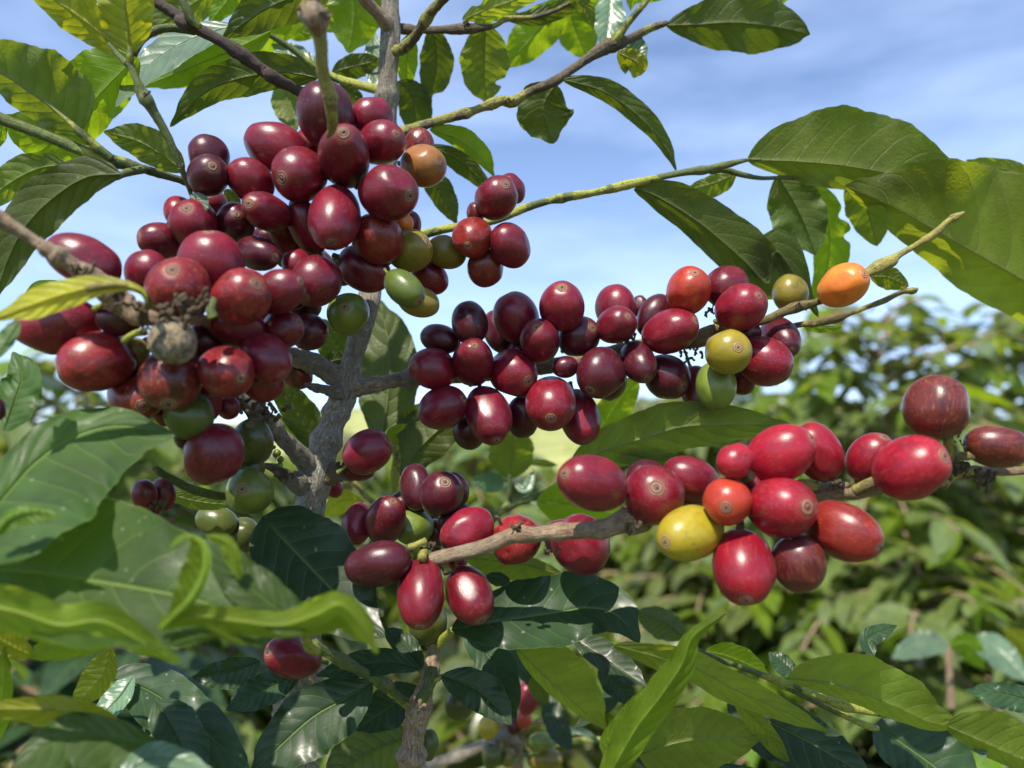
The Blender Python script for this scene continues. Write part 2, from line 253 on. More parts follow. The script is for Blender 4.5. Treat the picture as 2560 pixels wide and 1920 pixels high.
def cherry_proto(k, nu=44, nv_=30, stalk=True):
    r_ = random.Random(k); V = []; F = []; a = [r_.uniform(-.03, .03) for _ in range(6)]; ph = [r_.uniform(0, 6.28) for _ in range(6)]
    for i in range(nv_ + 1):
        th = math.pi * (i / nv_) ** 1.0
        for j in range(nu):
            f = 2 * math.pi * j / nu; st = math.sin(th); ct = math.cos(th)
            q = 1 + a[0] * math.cos(2 * f + ph[0]) * st + a[1] * math.cos(3 * f + ph[1]) * st + a[2] * math.cos(2 * th + ph[2]) + .6 * a[3] * math.cos(f + ph[3]) * ct
            e = 0.93; x = math.copysign(abs(st) ** e, st)                   # slightly barrelled
            z = ct * q
            if ct > 0: z -= 0.035 * math.exp(-(st / 0.20) ** 2) - 0.022 * math.exp(-((st - 0.13) / 0.035) ** 2) - 0.028 * math.exp(-(st / 0.05) ** 2)
            else: z += 0.05 * math.exp(-(st / 0.18) ** 2)
            V.append((x * math.cos(f) * q, x * math.sin(f) * q * (1 + .5 * a[4]), z))
    for _ in range(3):                                                     # flattened where neighbours pressed
        dv = Vector((r_.gauss(0, 1), r_.gauss(0, 1), r_.gauss(0, .5))).normalized(); lim = r_.uniform(.86, .93)
        V = [tuple(Vector(v) - dv * max(0, Vector(v).dot(dv) - lim) * .65) for v in V]
    for i in range(nv_):
        for j in range(nu):
            F.append((i * nu + j, i * nu + (j + 1) % nu, (i + 1) * nu + (j + 1) % nu, (i + 1) * nu + j))
    nsk = len(F); b = len(V); r0 = .13; nn = 8                              # short green stalk at the base
    bend = r_.uniform(-.3, .3); ST = ((-.93, .17), (-1.02, .12), (-1.15, .09), (-1.32, .10), (-1.42, .13)) if stalk else ()
    for i, (zz, rr) in enumerate(ST):
        for j in range(nn): f = 6.2832 * j / nn; V.append((rr * math.cos(f) + bend * (zz + .93) ** 2 * 2, rr * math.sin(f), zz))
    for i in range(len(ST) - 1):
        for j in range(nn): F.append((b + i * nn + j, b + (i + 1) * nn + j, b + (i + 1) * nn + (j + 1) % nn, b + i * nn + (j + 1) % nn))
    me = bpy.data.meshes.new('cherry'); me.from_pydata(V, [], F); me.materials.append(CM); me.materials.append(BM['s'])
    me.polygons.foreach_set('use_smooth', [True] * len(F)); me.polygons.foreach_set('material_index', [0] * nsk + [1] * (len(F) - nsk)); me.update(); return me
PROTO = [cherry_proto(k) for k in range(6)]
BARE = [cherry_proto(k + 20, stalk=False) for k in range(4)]
dry = PROTO[0].copy(); dry.materials.clear(); dry.materials.append(DM); dry.materials.append(BM['k'])
PLACED = []
def cherries(parent, d0, text, cats=None):
    cur = 'A'; out = []; mine = []
    for tok in text.replace('\n', ';').split(';'):
        tok = tok.strip()
        if not tok: continue
        a = tok.split(); cur, (tx, ty) = parse(a[0], cur)
        x, y = nat(cur, tx, ty); M = float(a[1]) / K; m = float(a[2]) / K; ang = R(float(a[3])); f = float(a[4]); kind = a[5]
        d = d0; lock = False
        for e in a[6:]:
            if e[0] == '!': d = float(e[1:]); lock = True
            elif e[0] == '@': d = float(e[1:])
        d /= 100; sg = 1 if f >= 0 else -1; f = min(abs(f), .98) if f > 0 else .975
        M *= 1.04; m *= 1.04; k_ = M / m
        if k_ > 1.03:
            cz = min(max(k_ * math.sqrt(1 - f * f), 0.08), 0.97); ro = min(max(f * k_ / math.sqrt(1 - cz * cz), 1.14, 1.01 * k_), 1.55)
            sz = min(math.sqrt((k_ * k_ - 1) / (ro * ro - 1)), .995); cz = math.sqrt(1 - sz * sz); ax = ro * m
        else: sz = f; cz = math.sqrt(1 - f * f); ax = 1.05 * m
        Rp = 0.5 * (m + 0.5 * (ax + M))
        if not lock:
            for (Q, rq, qx, qy, qr, qd) in mine:
                if math.hypot(qx - x, qy - y) < .92 * (qr + min(m, M)): d = max(d, qd + .25 * rq)
            for _ in range(120):
                P = unproj(x, y, d); ok = True
                for (Q, rq) in PLACED:
                    if (P - Q).length < 0.86 * (rq + Rp * d / FPX): ok = False; break
                if ok: break
                d += 0.0006
        P = unproj(x, y, d); PLACED.append((P, Rp * d / FPX)); mine.append((P, Rp * d / FPX, x, y, min(m, M), d))
        view = (CAM - P).normalized()
        ex = (RT - view * RT.dot(view)).normalized(); ey = (UP - view * UP.dot(view)).normalized()
        nav = (ex * math.cos(ang) * sz - ey * math.sin(ang) * sz + view * cz * sg).normalized()
        o = bpy.data.objects.new('cherry', dry if kind == 'k' else random.choice(PROTO[1:] if sg > 0 else BARE))
        o.rotation_mode = 'QUATERNION'; o.rotation_quaternion = nav.to_track_quat('Z', 'Y') @ Quaternion((0, 0, 1), random.uniform(0, 6.28))
        s = d / FPX; o.scale = (m * s, m * s * random.uniform(.97, 1.0), ax * s)
        a1, a2, mo = PAL[kind]; bb = 1.4 if kind in 'crRxd' else 1; a1 = (a1[0], a1[1], a1[2] * bb); a2 = (a2[0], a2[1], a2[2] * bb); v = random.uniform(.8, 1.2); mo = {'r': .42, 'R': .34, 'c': .24, 'x': 1.0, 'b': 1.0, 'B': .75, 'O': .5}.get(kind, mo); v *= .96 if kind in 'crRxbO' else 1; o.color = (*[c * v for c in a1], 1); o['tone'] = tuple(c * v * .9 for c in a2); o['mottle'] = mo * random.uniform(.6, 1.4); o['scar'] = random.uniform(.17, .28)
        if kind in CLAB: o['label'] = CLAB[kind]
        put(o, parent, P); out.append(o)
    return out

# ---------------------------------------------------------------- stems
def tube_geo(P, Rr, sides=16, bumpy=0.06, seed=0):
    P = np.asarray(P, float); n = len(P); r_ = np.random.default_rng(seed); T = np.gradient(P, axis=0); T /= np.linalg.norm(T, axis=1)[:, None] + 1e-12
    up = np.array([0.3, -.9, .2]); V = []; UVs = []; F = []; L_ = np.r_[0, np.cumsum(np.linalg.norm(np.diff(P, axis=0), axis=1))]
    ph = r_.uniform(0, 6.28, 5); u = up - T[0] * up.dot(T[0]); u /= np.linalg.norm(u); nz = r_.normal(0, 1, (n, sides)); nz = (nz + np.roll(nz, 1, 0) + np.roll(nz, -1, 0) + np.roll(nz, 1, 1)) / 2
    for i in range(n):
        u = u - T[i] * u.dot(T[i]); u /= np.linalg.norm(u); v = np.cross(T[i], u)
        for j in range(sides + 1):
            jj = j % sides; f = 2 * math.pi * jj / sides
            q = 1 + bumpy * (.5 * math.sin(2 * f + ph[0] + L_[i] * 60) + .4 * math.sin(3 * f + ph[1] - L_[i] * 120) + .55 * nz[i, jj])
            V.append(P[i] + Rr[i] * q * (math.cos(f) * u + math.sin(f) * v)); UVs.append((j / sides, L_[i] * 40))
    S = sides + 1
    for i in range(n - 1):
        for j in range(sides): F.append((i * S + j, i * S + j + 1, (i + 1) * S + j + 1, (i + 1) * S + j))
    for e, k in ((0, 0), (n - 1, (n - 1) * S)):
        V.append(P[e]); UVs.append((.5, L_[e] * 40)); c = len(V) - 1
        for j in range(sides): F.append((c, k + j + 1, k + j) if e == 0 else (c, k + j, k + j + 1))
    return V, UVs, F
def stem(name, parent, text, mat, bumpy=0.07, nodes=0, label=None, sides=16, frac=1.0):
    """text: 'A10,20,r,d A..': tile pixels, radius in tile pixels, distance in cm"""
    cur = 'A'; P = []
    for tok in text.split():
        cur, v = parse(tok, cur); x, y = nat(cur, v[0], v[1]); P.append((x, y, v[2] / K, (v[3] if len(v) > 3 else P[-1][3] * 100) / 100))
    P = np.array(P); ln = np.linalg.norm(np.diff(P[:, :2], axis=0), axis=1).sum(); n = int(min(max(ln / 5, 8), 150)); C = crom(P, n)
    if mat in 'slde' and name in ('stem', 'branch'): C[:, 2] *= .88
    W = np.array([unproj(c[0], c[1], c[3]) for c in C]); rad = np.maximum(C[:, 2], .8) * C[:, 3] / FPX
    r_ = np.random.default_rng(int(P[0][0] * 7 + P[0][1]) & 0xffff)
    if nodes:
        tt = np.linspace(0, 1, n)
        for k in range(nodes): c0 = r_.uniform(.05, .95); rad *= 1 + .28 * np.exp(-((tt - c0) * ln / 16) ** 2)
    V, U, F = tube_geo(W, rad, sides, bumpy, int(abs(P[0][0])))
    return mesh_obj(name, V, F, BM[mat], parent, U, loc=Vector(W[0]), label=label)
def remnants(parent, text, n, size, d, mat='k'):
    """withered flower remnants and bract stubs clustered at a node: one knobbly mesh"""
    r_ = random.Random(int(d * 1000) + len(text) + n); cur, v = parse(text, 'A'); x, y = nat(cur, *v); V = []; F = []; U = []
    for k in range(n):
        px, py = x + r_.gauss(0, size * .55), y + r_.gauss(0, size * .35); ang = r_.uniform(-2.6, -.5); l = size * r_.uniform(.4, 1.0)
        pts = crom([(px, py, d), (px + l * .5 * math.cos(ang), py + l * .5 * math.sin(ang), d - .001), (px + l * math.cos(ang + r_.uniform(-.5, .5)), py + l * math.sin(ang), d - .0015)], 6)
        W = np.array([unproj(*q) for q in pts]); rr = np.array([1, .8, .7, .75, 1.3, .9]) * size * r_.uniform(.10, .2) * d / FPX
        v_, u_, f_ = tube_geo(W, rr, 8, .22, k); o = len(V); V += v_; U += u_; F += [tuple(i + o for i in q) for q in f_]
    return mesh_obj('flower_remnant', V, F, BM[mat], parent, U)

# ---------------------------------------------------------------- leaves
ns_, TT = 54, np.array([-1, -.985, -.95, -.88, -.78, -.66, -.54, -.42, -.3, -.2, -.11, -.05, -.02, 0, .02, .05, .11, .2, .3, .42, .54, .66, .78, .88, .95, .985, 1])
def profile(s, p=0.9, tip=0.12, e=0.72):
    a = np.abs(np.sin(np.pi * np.clip(s, 0, 1) ** p)) ** e
    drip = np.clip((s - (1 - tip)) / tip, 0, 1); return a * (1 - .55 * drip * (1 - drip) * 2) + .012
def leaf(parent, text, wL, wR, d, kind='u', g=None, fold=.22, wave=1.0, p=.9, tip=.12, bites=(), dt=0.0, petiole=0, label=None, curlL=0.0, curlR=0.0, e=.72):
    """midrib 'A10,20 30,40 ..' from base to tip; wL/wR visible half widths (tile px); g depth gained per unit upward in the picture; dt extra depth at tip (cm); curl bends the margin toward (+) the camera"""
    cur = 'A'; P = []
    for tok in text.split():
        cur, v = parse(tok, cur); P.append(nat(cur, v[0], v[1]))
    P = np.array(P); C = crom(P, ns_); d = d / 100.0
    if g is None: g = {'t': .75, 'T': .6, 'w': .6}.get(kind, -.55)
    sd = int(abs(P[0][0] * 13 + P[0][1] * 7 + P[-1][0])) & 0xffff; r_ = np.random.default_rng(sd)
    dc = np.gradient(C, axis=0); dc /= np.linalg.norm(dc, axis=1)[:, None] + 1e-9; nrm = np.stack([dc[:, 1], -dc[:, 0]], 1)
    s = np.linspace(0, 1, ns_); pr = profile(s, p, tip, e); yc = C[:, 1].mean(); px2m = d / FPX; wmax = max(wL, wR) / K
    ph = r_.uniform(0, 6.28, 8); V = []; U = []
    sgn = 1 if kind in 'tTw' else -1                                        # which way the upper face looks
    for i in range(ns_):
        for t in TT:
            side = wL if t < 0 else wR; a = abs(t)
            wob = 1 + .035 * math.sin(6.28 * 3.2 * s[i] + ph[0] + (1 if t < 0 else 2.4)) + 0.012 * math.sin(6.28 * 7.5 * s[i] + ph[1] * (1 if t < 0 else 2)) + .010 * math.sin(6.28 * 17 * s[i] + ph[2] + t)
            for (bs, bside, bd, bw) in bites:
                if (bside < 0) == (t < 0): wob *= 1 - bd * math.exp(-abs((s[i] - bs) / bw) ** 3)
            wd = side / K * pr[i] * (wob if a > .5 else 1 + (wob - 1) * 2 * a)
            cr_ = curlL if t < 0 else curlR
            off = wd * a * (1 - .35 * abs(cr_) * a ** 2.5)
            q = C[i] + nrm[i] * off * (1 if t < 0 else -1)
            dep = d + g * (yc - q[1]) * px2m + dt / 100 * s[i] ** 1.5
            w_ = wmax * pr[i] * px2m
            dep -= sgn * fold * a * w_ * (1 - .25 * a)                       # V fold towards the upper face
            dep -= cr_ * w_ * a ** 3
            dep += wave * (.13 * a * a * math.sin(6.28 * 2.6 * s[i] + ph[3] + (0 if t < 0 else 1.6)) + .05 * a ** 3 * math.sin(6.28 * 6.2 * s[i] + ph[4])) * w_
            fr = (9 * (s[i] - .2 * a ** 1.35 + (.045 if t > 0 else 0))) % 1.0
            dep -= sgn * (.035 if sgn < 0 else .018) * wmax * px2m * math.sin(math.pi * fr) * min(1, pr[i] * 1.2) * min(1, a * 4) * (1 - a * .5)
            dep -= (.0009 if sgn < 0 else -.0004) * math.exp(-(t / .03) ** 2) * (1.1 - s[i])
            V.append(unproj(q[0], q[1], dep)); U.append((s[i], .5 + .5 * t))
    m = len(TT); F = []
    for i in range(ns_ - 1):
        for j in range(m - 1): F.append((i * m + j, i * m + j + 1, (i + 1) * m + j + 1, (i + 1) * m + j))
    return mesh_obj('leaf', V, F, LM[kind], parent, U, loc=Vector(V[m // 2]), label=label)

# ================================================================ THE SETTING
def ground_mat(name, a, b_, c_, sc):
    m, N, L, p = newmat(name); g = N.new('ShaderNodeTexCoord').outputs['Object']
    n1 = noise(N, L, g, sc, 8, 0.7); n2 = noise(N, L, g, sc * .15, 4, .6)
    c = mixc(N, L, ramp(N, L, n1, .35, .65), a, b_); c = mixc(N, L, ramp(N, L, n2, .5, .7), c, c_); L.new(c, p.inputs['Base Color']); p.inputs['Roughness'].default_value = .9
    bu = N.new('ShaderNodeBump'); bu.inputs['Strength'].default_value = .8; bu.inputs['Distance'].default_value = .05; L.new(n1, bu.inputs['Height']); L.new(bu.outputs[0], p.inputs['Normal']); return m
GM = ground_mat('grassy_soil', (.05, .065, .018), (.15, .18, .045), (.12, .09, .05), 14); HM = ground_mat('hill_grass', (.22, .24, .07), (.38, .38, .13), (.14, .2, .05), .6)
def terrain(name, x0, x1, y0, y1, nx, ny, hf, mat):
    V = []; F = []
    for j in range(ny + 1):
        for i in range(nx + 1):
            x = x0 + (x1 - x0) * i / nx; y = y0 + (y1 - y0) * (j / ny); V.append((x, y, hf(x, y)))
    for j in range(ny):
        for i in range(nx): a = j * (nx + 1) + i; F.append((a, a + 1, a + nx + 2, a + nx + 1))
    o = mesh_obj(name, V, F, mat, None, loc=Vector((0, 0, 0))); o['kind'] = 'structure'; return o
terrain('ground', -600, 600, -100, 1100, 40, 40, lambda x, y: 0.0, GM)
terrain('hill', -90, 110, 35, 130, 60, 30, lambda x, y: -.3 + 8.2 * math.sin(min(max((y - 35) / 95, 0), 1) * math.pi) * (0.8 + .2 * math.sin(x * .05 + 1)) * math.cos(max(min(x / 150, 1), -1) * 1.2) + .5 * math.sin(x * .3) * math.sin(y * .2), HM)

# background coffee bushes
bl_s = np.linspace(0, 1, 8); bl_w = profile(bl_s, .9, .2); bl_t = np.array([-1, -.5, 0, .5, 1])
def add_bleaf(V, U, F, p, dr, up, ln, wd, droop):
    side = np.cross(dr, up); side /= np.linalg.norm(side) + 1e-9; up = np.cross(side, dr); b = len(V)
    for i, s in enumerate(bl_s):
        c = p + dr * ln * s - np.array([0, 0, 1]) * droop * ln * s * s
        for t in bl_t: V.append(c + side * t * wd * bl_w[i] + up * (abs(t) * .22 * wd * bl_w[i] + .04 * wd * math.sin(s * 25 + t * 3))); U.append((s, .5 + .5 * t))
    m = 5
    for i in range(7):
        for j in range(4): F.append((b + i * m + j, b + i * m + j + 1, b + (i + 1) * m + j + 1, b + (i + 1) * m + j))
def bush(x, y, h, rad, seed, label, kind='t', z0=0.25, lsize=.118, young=0.22, dens=1.0, cher=0):
    r_ = np.random.default_rng(seed); t = thing('coffee_bush', label, 'coffee bush', (x, y, 0), 'coffee bushes growing behind')
    P = np.array([(x + .04 * math.sin(3 * k + seed), y + .04 * math.cos(2 * k), k * h / 10) for k in range(11)]); V, U, F = tube_geo(P, np.linspace(.022, .006, 11), 10, .05, seed); mesh_obj('trunk', V, F, BM['g'], t, U)
    BV, BU, BF = [], [], []; LV = {0: ([], [], []), 1: ([], [], [])}; CV = []
    z = z0; 
    while z < h:
        fz = (z - z0) / (h - z0); lmax = rad * (1.0 - .75 * fz ** 2.2) * (.75 + .25 * min(1, fz * 5)); a0 = r_.uniform(0, 6.28)
        for k in range(4):
            a = a0 + k * 6.28 / 4 + r_.normal(0, .3); l = lmax * r_.uniform(.75, 1.12); dv = np.array([math.cos(a), math.sin(a), 0]); up = r_.uniform(.1, .45) + .5 * fz
            nn = max(int(l / .045), 2); pts = np.array([np.array([x, y, z]) + dv * l * q + np.array([0, 0, l * (up * q - .55 * q * q)]) for q in np.linspace(0, 1, nn + 1)])
            v_, u_, f_ = tube_geo(pts, np.linspace(.006, .0025, nn + 1), 5, .05, k); o = len(BV); BV += v_; BU += u_; BF += [tuple(i + o for i in q) for q in f_]
            for i in range(1, nn + 1):
                q = i / nn
                if q < .25 and r_.random() < .6: continue
                tan = pts[i] - pts[i - 1]; tan /= np.linalg.norm(tan); sd_ = np.cross(tan, [0, 0, 1.0])
                for sg in (-1, 1):
                    if r_.random() > .93 * dens: continue
                    dr = tan * r_.uniform(.3, .8) + sd_ * sg * r_.uniform(.6, 1) + np.array([0, 0, r_.uniform(-.45, .2)]) + r_.normal(0, .12, 3); dr /= np.linalg.norm(dr)
                    ln = lsize * r_.uniform(.65, 1.1) * (1 if i < nn else .6); A = LV[1 if (q > .8 and r_.random() < young * 2.2) else 0]
                    add_bleaf(A[0], A[1], A[2], pts[i], dr, np.array([0, 0, 1.0]) + r_.normal(0, .25, 3), ln, ln * r_.uniform(.19, .25), r_.uniform(.1, .55))
        z += r_.uniform(.032, .055) / dens
    mesh_obj('branches', BV, BF, BM['b'], t, BU)
    for k, nm in ((0, 'crown'), (1, 'young_leaves')):
        if LV[k][0]: mesh_obj(nm, LV[k][0], LV[k][2], LM[kind if k == 0 else 'b'], t, LV[k][1])
    return t
def at_bush(px, py, d):   # bush whose top shows at photo pixel (px, py) at distance d metres
    p = unproj(px, py, d); return p.x, p.y, p.z
BUSHES = [(2190, 815, 2.0, .62, 3, 'large sunlit coffee bush at the right behind the bright red cherries', 'v'),
 (2560, 785, 2.3, .62, 4, 'tall coffee bush cut off by the right edge, behind the two blotched cherries', 'v'),
 (1880, 930, 2.7, .7, 5, 'coffee bush behind the yellow and green cherries at the tip of the middle branch', 'v'),
 (1650, 1040, 3.6, .8, 9, 'distant coffee bush whose top shows below the middle row of cherries', 'v'),
 (2300, 1400, 1.6, .5, 12, 'low coffee bush with pale shining leaves at the lower right', 'v'),
 (1780, 1330, 2.2, .6, 15, 'low sunlit coffee bush below the hanging red cherries', 'v'),
 (1400, 1330, 2.6, .7, 18, 'low coffee bush seen under the brown front branch', 'v'),
 (900, 1200, 4.0, .9, 21, 'far coffee bush seen beside the grey trunk', 'v'),
 (200, 900, 1.7, .5, 24, 'blurred coffee bush at the left behind the hanging cherries', 'v'),
 (520, 1100, 2.2, .6, 27, 'coffee bush behind the pair of green cherries left of the trunk', 'v'),
 (1180, 1540, 1.7, .5, 30, 'sunlit low coffee bush at the bottom behind the short upright stem', 'v'),
 (150, 1500, .95, .35, 33, 'shaded coffee bush at the lower left corner behind the leaves', 't')]
for i, (px, py, d, rad, sd_, lab, kd) in enumerate(BUSHES):
    x, y, z = at_bush(px, py, d); bush(x, y, max(z, .5), rad, sd_, lab, kd, dens=1.05 if d < 2.5 else .9)

far = [o for o in bpy.data.objects if o.name.startswith('coffee_bush')]
def copy_bush(src, x, y, sc, rz, label):
    r = src.copy(); col.objects.link(r); r.location = (x, y, 0); r.rotation_euler = (0, 0, rz); r.scale = (sc, sc, sc); r['label'] = label
    for ch in src.children: c = ch.copy(); col.objects.link(c); c.parent = r
ORD = ['first', 'second', 'third', 'fourth', 'fifth', 'sixth', 'seventh', 'eighth', 'ninth', 'tenth', 'eleventh', 'twelfth', 'thirteenth', 'fourteenth', 'fifteenth', 'sixteenth']; ROWN = ['nearest', 'second', 'third', 'farthest']
HGT = {}
for o in far:
    HGT[o.name] = max((o.location.z + c.location.z + v.co.z) for c in o.children for v in c.data.vertices)
rr_ = random.Random(5); full = [o for o in far if o.name in ('coffee_bush', 'coffee_bush.001', 'coffee_bush.005')]
for row, (dy, step) in enumerate(((2.9, .72), (4.3, .9), (6.2, 1.1), (8.6, 1.5))):
    xx = -dy * .75; ci = 0
    while xx < dy * .78:
        px = 1280 + xx / dy * FPX; gap = 1230 < px < 1500
        if not (row == 0 and px > 1750):
            top = 1185 if gap else (1105 if px < 1500 else 1030) - 12 * row
            src = rr_.choice(full); hz = unproj(px, top + rr_.uniform(-25, 25), dy).z
            copy_bush(src, xx + rr_.uniform(-.1, .1), dy + rr_.uniform(-.2, .2), hz / HGT[src.name] * 1.02, rr_.uniform(0, 6.28), 'blurred coffee bush, %s from the left in the %s row behind the plant' % (ORD[ci], ROWN[row])); ci += 1
        xx += step * rr_.uniform(.8, 1.05)

#@@SCENE
# ================================================================ THE MAIN PLANT
base = unproj(*nat('D', 1700, 1700), .235)
plant = thing('coffee_plant', 'grey-barked coffee plant in the centre with its trunk behind the crowded red cherries', 'coffee plant', (base.x, base.y, 0))
trunk = stem('trunk', plant, 'H-60,1300,98,24.5 D1690,1700,96,24 D1715,1500,84,24 D1745,1370,92,24 D1768,1280,84,24 D1800,1160,66,24.2 D1865,980,62,24.5 D1895,900,74,24.6 D1920,800,66,24.6 D1950,680,50,24.8 D1965,630,54,24.8 D2030,420,60,25.2 D2060,250,58,25.8 B400,1100,55,26 B425,800,52,26 B415,620,54,25.8 B420,400,50,25.6 B430,250,56,25.6 B432,120,52,25.6 B430,0,45,25.6 B430,-180,42,25.6', 'g', .09, 4, sides=24)
lowtrunk = stem('lower_trunk', plant, 'D1690,1700,102,24 D1640,2600,120,25 D1600,4600,130,26', 'g', .08, 3)
cb = stem('branch', plant, 'D1930,850,62,24.6 D2010,838,50,24.6 E340,835,46,24.6 E440,815,38,24.8 E570,800,33,25.2 E900,790,30,26 E1250,740,42,26 E1480,700,36,26 E1700,640,34,26 E1900,600,34,26 E2140,585,48,25.4 F440,560,45,25 F540,515,24,24.6 F600,500,18,24.5', 'b', .10, 4, label='long fruiting branch running right from the trunk')
stem('branch', plant, 'D1900,850,70,24.6 D2000,840,52,24.6 E330,836,46,24.6 E440,815,41,24.8 E520,803,38,25 E600,798,38,25.3', 'g', .12, 2)
stem('branch_tip', plant, 'F500,525,28,24.6 F600,505,24,24.4 F760,482,22,24.2 F880,432,25,24 F960,402,30,24 F1060,378,20,24 F1200,320,20,24.2 F1330,225,22,24.2 F1410,180,38,24.2 F1475,150,34,24.2 F1530,110,18,24.2 F1700,10,16,24 C1790,1225,17,24 C1825,1205,24,24 C1880,1175,8,24', 'l', .07, 3, label='yellow-green end of the middle fruiting branch')
b2 = stem('branch', plant, 'F640,560,22,26 F820,530,20,25.6 F980,500,19,25 F1060,490,24,25 F1180,460,36,25 F1235,445,18,25 F1340,405,16,25 F1430,372,19,25 F1540,320,15,25 F1600,315,22,25 F1625,300,6,25', 'l', .06, 1, label='bare yellow-green branch tip')
b3 = stem('branch', plant, 'D1900,810,66,24.6 D1820,765,56,24.3 D1740,718,48,24 D1600,668,42,23.6 D1400,640,36,23 D1200,600,30,22.5', 'g', .09, 2)
b4 = stem('branch', plant, 'D1880,880,34,24.2 D1800,862,25,23.8 D1745,850,24,23.5 D1685,832,9,23.2', 'g', .14, 1, label='short dead twig stub')
b5 = stem('branch', plant, 'D1750,1330,66,24 D1690,1255,56,23.6 D1600,1165,46,23 D1500,1060,44,22.4 D1420,980,50,21.8 D1330,920,46,21.2 D1200,860,34,20.8 D1050,740,34,20.4', 'g', .10, 4, label='thick grey branch forking left from the trunk')
b6 = stem('branch', plant, 'D1730,1400,60,24 D1640,1370,44,23.4 D1560,1325,32,22.8 D1500,1290,22,22.4 D1450,1280,14,22', 'g', .16, 3)
b7 = stem('branch', plant, 'D1790,1330,48,24 D1860,1320,40,23.8 D1910,1330,32,23.6 D1960,1345,18,23.6', 'k', .16, 2)
stem('branch', plant, 'B430,280,34,25.6 B500,270,32,25.2 B580,190,32,24.6 B650,80,31,24 B720,0,32,23.6 B800,-90,32,23', 'e', .09, 2)
stem('branch', plant, 'B440,180,36,25.6 B395,110,34,25.2 B330,40,33,24.8 B250,-60,30,24.4', 'b', .08, 2)
stem('branch', plant, 'B440,150,30,25.8 B560,165,24,26 B700,165,23,26 B845,160,34,26 B1000,145,16,26 B1080,105,18,26 B1250,90,14,26 B1420,20,14,26 B1500,-60,14,26', 'e', .08, 1)
tr = stem('branch', plant, 'B440,745,40,25.6 B520,725,34,25.4 B650,682,28,25.2 B830,632,30,25 B900,610,24,25 B1040,560,32,25 B1110,560,36,25 B1200,510,26,25 B1340,450,32,25 B1430,390,27,25.2 B1530,320,30,25.4 B1620,265,44,25.6 B1690,240,42,25.6 B1760,212,26,25.8 B1850,165,24,26 B1950,130,18,26 C240,135,12,26', 'e', .08, 2, label='long branch rising to the upper right into the sky')
stem('branch', plant, 'B1650,260,30,25.6 B1700,190,24,25.4 B1760,110,21,25.2 B1840,20,18,25 B1900,-60,18,25', 's', .05, 1)
br = stem('branch', plant, 'B470,1330,36,26 B620,1295,30,25.4 B760,1262,26,25 B960,1232,26,24.8 B1100,1185,26,24.6 B1180,1150,27,24.6 B1310,1110,22,24.6 B1450,1082,28,24.6 B1560,1065,22,24.6 B1720,1028,30,24.8 B1900,985,20,25 B2050,955,21,25 C470,935,24,25 C570,910,22,25 C680,885,12,25 C760,882,8,25', 's', .06, 2, label='slender green branch reaching right into the sky')
stem('branch', plant, 'C480,945,24,25.2 C560,940,18,25.4 C650,965,19,25.5 C760,985,13,25.6 C900,980,13,25.8 C990,980,20,26 C1060,975,8,26', 's', .06, 1)
for tx, n, sz, d in (('E1740,590', 7, 26, .25), ('E1150,820', 6, 22, .255), ('F470,440', 7, 22, .247), ('F330,650', 9, 26, .25), ('F390,690', 6, 22, .247), ('F985,395', 5, 16, .238), ('D1480,1010', 12, 34, .212), ('D1360,960', 9, 34, .208), ('D1590,1350', 7, 24, .226), ('D1890,1310', 8, 20, .234), ('B850,150', 4, 18, .258), ('B1080,560', 5, 14, .248), ('D1640,320', 5, 16, .22), ('B210,1400', 6, 26, .225)):
    remnants(plant, tx, n, sz, d)
buds = cherries(b6, 22, 'D1530,1215 24 22 -60 .5 G !22.2; D1550,1245 20 18 20 .6 G !22; D1515,1180 12 10 -60 .5 G !22.3; D1540,1270 26 20 60 .6 G !22.1')

# hanging stem from above in front of the top cluster
hs = thing('coffee_branch', 'yellow-brown stem hanging straight down from above into the topmost cherries', 'branch', unproj(*nat('A', 1740, -160), .165))
hst = stem('stem', hs, 'A1735,-160,48,16 A1730,-20,52,16.4 A1725,60,72,16.6 A1745,110,76,16.7 A1765,170,50,16.9 A1775,260,40,17 A1785,400,40,17.3 A1810,490,42,17.5 A1825,540,46,17.6 A1832,620,37,17.8 A1838,700,30,18.2 A1810,760,10,18.6', 'l', .08, 0)
remnants(hs, 'A1740,90', 9, 30, .162, 'b'); remnants(hs, 'A1820,560', 4, 14, .172, 'b')

